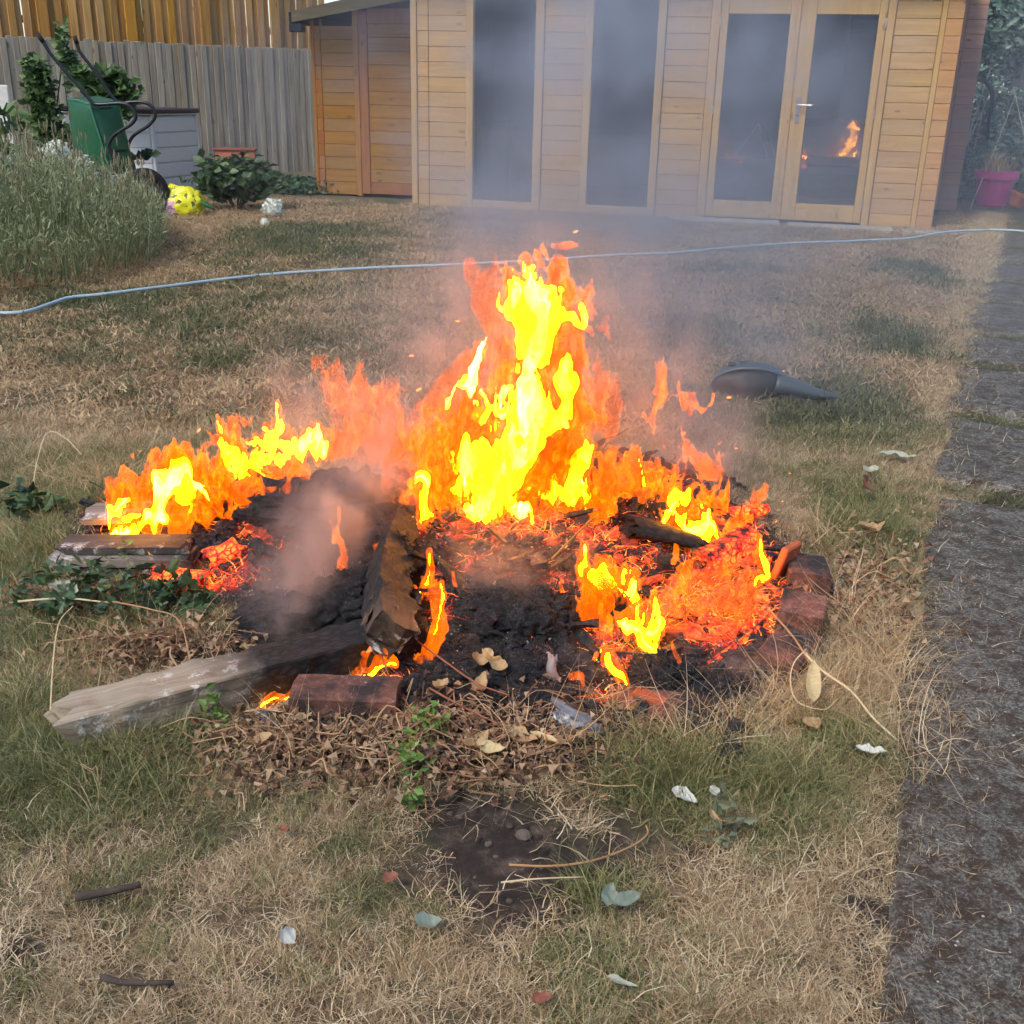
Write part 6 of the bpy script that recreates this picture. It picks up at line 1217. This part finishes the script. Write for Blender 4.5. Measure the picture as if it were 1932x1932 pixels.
flame('small yellow flame low at the front of the ember bed', (1160, 1300),
  [[(1152, 1235, 6), (1156, 1255, 8), (1163, 1272, 6), (1176, 1298, 3)], [(1128, 1240, 7), (1138, 1222, 4)]], [[(1140, 1240, 12), (1160, 1270, 10)], [(1265, 1215, 4), (1275, 1240, 4)]], seed=12, h=0.0038, hot=False, rag=0.5)
flame('tiny orange flame on the ash at the front of the bonfire', (1100, 1305),
  [], [[(1080, 1276, 6), (1098, 1278, 7), (1100, 1300, 5)]], seed=13, h=0.0035, rag=0.4)
flame('lowest tiny orange flame at the very front edge of the ash', (1120, 1335),
  [], [[(1106, 1324, 5), (1118, 1328, 6), (1130, 1330, 5)]], seed=38, h=0.0035, rag=0.3)
flame('upright yellow flame along the right side of the log', (795, 1130),
  [[(812, 1045, 4), (810, 1070, 7), (802, 1092, 9), (792, 1110, 7)], [(812, 1100, 5), (800, 1115, 4)]], [[(812, 1050, 9), (810, 1090, 16), (795, 1115, 12)]], seed=14, h=0.0038, hot=False, rag=0.6)
flame('tall orange flame in front of the smouldering heap right of the log', (810, 1250),
  [[(828, 1130, 3), (832, 1165, 4), (826, 1190, 4), (815, 1215, 3)]], [[(822, 1120, 9), (832, 1155, 10), (828, 1190, 13), (812, 1222, 15), (795, 1245, 14)], [(850, 1090, 4), (855, 1130, 5)]], seed=15, h=0.0038, hot=False, rag=0.6)
flame('orange flame licking under the end of the log', (700, 1290),
  [[(668, 1272, 3), (690, 1268, 5), (720, 1262, 5), (750, 1262, 4)]], [[(690, 1235, 6), (678, 1262, 12), (660, 1282, 9)], [(715, 1240, 5), (720, 1262, 10), (750, 1262, 10)], [(640, 1290, 6), (700, 1285, 8)]], seed=16, h=0.0038, hot=False, rag=0.6)
flame('low orange flame under the charred timber near the front brick', (520, 1345),
  [[(480, 1340, 3), (520, 1330, 3), (555, 1318, 3)]], [[(470, 1343, 5), (515, 1330, 6), (560, 1316, 5)], [(562, 1290, 3), (556, 1305, 4)]], seed=17, h=0.0036, hot=False, rag=0.4)
flame('slender orange flame rising through the smoke left of the log', (640, 1130),
  [[(598, 1122, 4), (615, 1118, 4), (590, 1135, 3)]], [[(620, 970, 4), (632, 1000, 7), (628, 1020, 5)], [(642, 960, 4), (644, 1010, 8), (646, 1060, 9), (642, 1090, 8), (620, 1112, 9), (590, 1132, 6)]], seed=18, h=0.0042, hot=False, rag=0.5)
flame('faint orange flames flickering behind the heap on the right', (1270, 900),
  [], [[(1245, 725, 6), (1252, 755, 11), (1240, 790, 7)], [(1275, 740, 8), (1295, 760, 8), (1325, 765, 6), (1345, 748, 5)], [(1235, 810, 5), (1245, 830, 4)], [(1290, 830, 9), (1305, 860, 14), (1330, 880, 14), (1355, 900, 7)], [(1200, 790, 4), (1215, 820, 5)]], seed=19, h=0.0046, wisps=14, rag=1.1)
flame('flat orange flame fragment floating above the tall flame', (930, 980),
  [], [[(1046, 463, 5), (1065, 460, 7), (1086, 464, 5)]], seed=20, h=0.0032, rag=0.35)
flame('low orange flames rolling over the right shoulder of the heap', (1210, 930),
  [[(1200, 905, 5), (1215, 925, 7)]], [[(1150, 880, 18), (1200, 900, 26), (1260, 930, 22), (1250, 970, 16)], [(1150, 930, 26), (1220, 950, 20)], [(1330, 950, 14), (1350, 985, 16)], [(1240, 880, 8), (1250, 910, 10)]], seed=31, h=0.0052, wisps=36, rag=1.3, hot=False)
flame('orange flames spreading over the embers at the far left end', (300, 1020),
  [], [[(220, 940, 14), (280, 900, 18), (360, 880, 18), (420, 890, 18)], [(260, 985, 22), (330, 975, 26), (400, 940, 26), (480, 925, 20), (560, 905, 16)], [(350, 1000, 14), (355, 1045, 7)], [(430, 990, 10), (440, 975, 8)]], seed=32, h=0.0052, wisps=40, rag=1.3)
flame('thin orange flames hovering over the bright ember bed', (1310, 1200),
  [], [[(1120, 1080, 22), (1130, 1140, 26), (1150, 1190, 22)], [(1300, 1080, 10), (1290, 1120, 8)], [(1380, 1090, 8), (1386, 1135, 7)], [(1265, 1210, 4), (1275, 1242, 4)]], seed=33, h=0.005, wisps=10, rag=1.2,
  veil=[[(1150, 1130, 50), (1230, 1170, 60), (1320, 1150, 70), (1400, 1120, 50)], [(1140, 1230, 40), (1180, 1290, 40)], [(1110, 1290, 30), (1150, 1310, 30)]])
flame('orange flames climbing the left side of the tall flame behind the log', (830, 960),
  [[(850, 850, 5), (845, 880, 6)]], [[(790, 830, 10), (800, 870, 16), (830, 900, 30), (850, 960, 36)], [(830, 840, 14), (860, 820, 16)], [(780, 900, 12), (800, 960, 22), (830, 1000, 24)], [(880, 1000, 20), (960, 1000, 14)]], seed=34, h=0.0052, wisps=30, rag=1.4, hot=False,
  veil=[[(720, 840, 60), (700, 880, 60)], [(800, 880, 60), (860, 820, 60)]])
flame('small orange flame right of the smouldering middle mound', (1030, 1210),
  [], [[(1000, 1210, 8), (1020, 1195, 6)]], seed=35, h=0.004, rag=.4)
flame('small upright flame beside the left edge of the glowing hollow', (1070, 1145),
  [], [[(1060, 1100, 6), (1070, 1140, 5)]], seed=39, h=0.004, rag=.4)
flame('little flame licking the left side of the log', (718, 1065),
  [], [[(710, 1035, 5), (720, 1060, 6)]], seed=40, h=0.004, rag=.4)
# sparks in the air
SP = flame_mat("spark", (1, .25, .04), 40.0, ((1, .22, .03), .1, .6))
g = Geo(); V, F = blob(0, (0, 0, 0), (.0030, .0012, .0010), rs, .2, 2, m=5); g.add(V, F); sm = g.mesh('spark')
for i_, (u, v, Y_, s_, rz) in enumerate(((1478, 700, 3.2, 1.2, .3), (1389, 846, 2.9, 1.6, 0), (1490, 893, 3.0, 1.3, -.5), (1476, 946, 2.8, 1.2, .5), (1437, 963, 2.7, 1.2, 0), (1464, 984, 2.7, 1.2, .9), (863, 606, 2.8, 2.0, 0), (776, 671, 2.8, 2.2, .1), (790, 735, 2.8, 3.2, .5), (1086, 437, 2.9, 2.4, .4), (375, 812, 2.8, 2.6, .8), (1375, 750, 2.9, 2.4, 0))):
    place('spark', sm, SP, None, A(u, v, Y_), (0, -rz, 0), (s_, s_, s_))
SL = ['spark above the plastic blower shell', 'spark at the tip of the burnt stick right of the smoke', 'spark over the grass right of the rear flames', 'spark below the one over the grass at right', 'spark beside the orange tongue at the right rim', 'lowest spark right of the rim flames', 'small spark in the haze left of the tall flame top', 'dash shaped spark in the haze above the left flames', 'long orange spark slanting left of the tall flame', 'topmost spark above the floating flame fragment', 'faint orange wisp spark over the lawn far left', 'spark right of the rear faint flames']
for o, l_ in zip(sorted([q for q in scene.objects if q.name.split('.')[0] == 'spark'], key=lambda q: q.name), SL): tag(o, 'orange glowing ' + l_, 'spark', 'sparks round the bonfire')
# ------------------------------------------------------------------ smoke: a real density grid, looked through by everything
def smoke(name, lo, hi, h, fn, col, aniso=0.0, dens=1.0):
    n = [int(round((hi[i] - lo[i]) / h)) + 1 for i in range(3)]; ax = [lo[i] + h * np.arange(n[i]) for i in range(3)]
    X, Y, Z = np.meshgrid(*ax, indexing='ij'); D = np.maximum(fn(X, Y, Z), 0)
    me = bpy.data.meshes.new(name); N_ = X.size; me.vertices.add(N_); order = (Z.ravel(), )
    me.vertices.foreach_set('co', np.stack([X, Y, Z], -1).reshape(-1, 3).astype(np.float32).ravel())
    a = me.attributes.new('d', 'FLOAT', 'POINT'); a.data.foreach_set('value', D.ravel().astype(np.float32))
    o = bpy.data.objects.new(name, me); COL.objects.link(o)
    t = NT(name); pv = t.n("ShaderNodeVolumePrincipled"); pv.inputs['Color'].default_value = col; pv.inputs['Density'].default_value = dens; pv.inputs['Anisotropy'].default_value = aniso; mat = t.end(None, pv); me.materials.append(mat)
    ng = bpy.data.node_groups.new(name, 'GeometryNodeTree'); ng.interface.new_socket('Geometry', in_out='INPUT', socket_type='NodeSocketGeometry'); ng.interface.new_socket('Geometry', in_out='OUTPUT', socket_type='NodeSocketGeometry')
    Nn = ng.nodes; L = ng.links; gi = Nn.new('NodeGroupInput'); go = Nn.new('NodeGroupOutput'); pos = Nn.new('GeometryNodeInputPosition'); sx = Nn.new('ShaderNodeSeparateXYZ'); L.new(pos.outputs[0], sx.inputs[0])
    def m(op, a, b):
        q = Nn.new('ShaderNodeMath'); q.operation = op
        for i_, v in enumerate((a, b)):
            if isinstance(v, bpy.types.NodeSocket): L.new(v, q.inputs[i_])
            else: q.inputs[i_].default_value = v
        return q.outputs[0]
    ix = [m('ROUND', m('DIVIDE', m('SUBTRACT', sx.outputs[i], lo[i]), h), 0) for i in range(3)]
    idx = m('ADD', m('ADD', m('MULTIPLY', ix[0], float(n[1] * n[2])), m('MULTIPLY', ix[1], float(n[2]))), ix[2])
    si = Nn.new('GeometryNodeSampleIndex'); si.data_type = 'FLOAT'; si.domain = 'POINT'; si.clamp = True; L.new(gi.outputs[0], si.inputs[0])
    na = Nn.new('GeometryNodeInputNamedAttribute'); na.data_type = 'FLOAT'; na.inputs[0].default_value = 'd'; L.new(na.outputs[0], si.inputs['Value']); L.new(idx, si.inputs['Index'])
    vc = Nn.new('GeometryNodeVolumeCube'); L.new(si.outputs[0], vc.inputs['Density']); vc.inputs['Min'].default_value = lo; vc.inputs['Max'].default_value = [lo[i] + h * (n[i] - 1) for i in range(3)]
    for i, k in enumerate(('Resolution X', 'Resolution Y', 'Resolution Z')): vc.inputs[k].default_value = n[i]
    sm_ = Nn.new('GeometryNodeSetMaterial'); sm_.inputs['Material'].default_value = mat; L.new(vc.outputs[0], sm_.inputs[0]); L.new(sm_.outputs[0], go.inputs[0])
    md = o.modifiers.new('grid', 'NODES'); md.node_group = ng; tag(o, kind='stuff'); return o
def gs(x, s): return np.exp(-(x / s) ** 2)
def plume(X, Y, Z):
    wx = .25 * vn(X * 1.5, Y * 1.0, Z * 1.5, 3) + .12 * vn(X * 4, Y * 2.5, Z * 4, 4); wz = .22 * vn(X * 1.6, Y * 1.0, Z * 1.6, 7) + .1 * vn(X * 4, Y * 2.5, Z * 4, 8)
    x = X + wx; z = Z + wz; wall = Y + .245 * X
    # trail that rises from the heap and drifts away over the lawn to the summerhouse
    s = np.clip((Y - 2.7) / 8.0, 0, 1); cx = .15 + .75 * s; cz = .40 + .95 * s
    d = gs(x - cx, .50 + 1.10 * s) * gs(z - cz, .45 + .9 * s) * sstep(2.4, 3.6, Y)
    n_ = .5 + .5 * fbm(x * 1.2, Y * .7, z * 1.2, 3, 20); n2_ = .5 + .5 * fbm(x * 3.4, Y * 1.8, z * 3.4, 3, 22)
    d = d * (.08 + 2.3 * sstep(.44, .70, n_) * sstep(.3, .72, n2_)) * (.84 - .46 * s)
    # low smoke creeping along the foot of the summerhouse, thin drift to the right of it
    d2 = gs(x - .9, 1.3) * gs(Z - .15, .45) * gs(Y - 9.6, 1.8) * .50 * sstep(.3, .75, n_)
    d3 = gs(x - 6.2, 1.6) * gs(z - 1.2, 1.1) * gs(Y - 12.0, 1.8) * .22 * (.4 + n_) + gs(x - 2.0, 1.3) * gs(Z - .3, .6) * gs(Y - 6.5, 2.0) * .12 * (.3 + n_) + gs(x + 2.6, .9) * gs(z - 1.2, .8) * gs(Y - 13.2, .9) * .10
    free = np.where((X > -2.6) & (X < 4.1), 1 - sstep(11.4, 11.85, wall), 1.0)
    return ((d + d2) * (1 - sstep(11.0, 11.8, wall)) + d3 * free) * sstep(0, .1, Z)
smoke('smoke', (-3.6, 2.2, 0.0), (7.8, 14.0, 3.1), .11, plume, (.80, .82, .92, 1), 0.2, 1.0)
def near(X, Y, Z):
    h = hm(X, Y); zz = Z - h; U, Vp = pix(X, Y, Z); wx = 1.0
    n1 = fbm(X * 9 + .8 * vn(X * 7, Y * 7, Z * 5, 31), Y * 8, Z * 6, 4, 30); wis = sstep(-.02, .32, n1) * (.5 + .9 * sstep(-.3, .4, vn(X * 26, Y * 20, Z * 16, 36)))
    def puff(u, v, Yc, ru, rv, sy, k):
        c = A(u, v, Yc); r = 2050 / Yc; return k * np.exp(-((((X - c[0]) / (ru / r)) ** 2 + ((Z - c[2]) / (rv / r)) ** 2 + ((Y - c[1]) / sy) ** 2)) ** 1.2)
    d = puff(560, 1080, 2.35, 70, 80, .12, 11) + puff(600, 1000, 2.45, 95, 80, .12, 11) + puff(680, 920, 2.6, 90, 60, .15, 11) + puff(560, 1150, 2.25, 55, 35, .1, 10)
    d = d + puff(960, 1070, 2.45, 120, 70, .12, 8) + puff(1010, 1110, 2.4, 60, 60, .08, 5) + puff(1370, 1280, 2.15, 110, 50, .08, 7) + puff(1110, 1290, 2.15, 90, 50, .08, 8) + puff(760, 830, 2.9, 90, 60, .2, 6)
    d = d + puff(860, 640, 3.0, 110, 130, .25, 3.5) + puff(1190, 720, 3.0, 110, 120, .25, 4) + puff(1020, 520, 3.1, 200, 90, .3, 2.5) + puff(1340, 820, 3.1, 90, 90, .2, 3.5) + puff(620, 760, 3.0, 140, 90, .2, 2.5) + puff(960, 780, 3.0, 220, 160, .25, 2.5)
    return d * (.12 + 1.35 * wis) * (zz > .004)
smoke('smoke', (-.95, 1.9, 0.0), (1.05, 3.5, 1.35), .021, near, (.98, .76, .70, 1), 0.0, .8)  # the fire's warm glow on this smoke is tinted into its colour
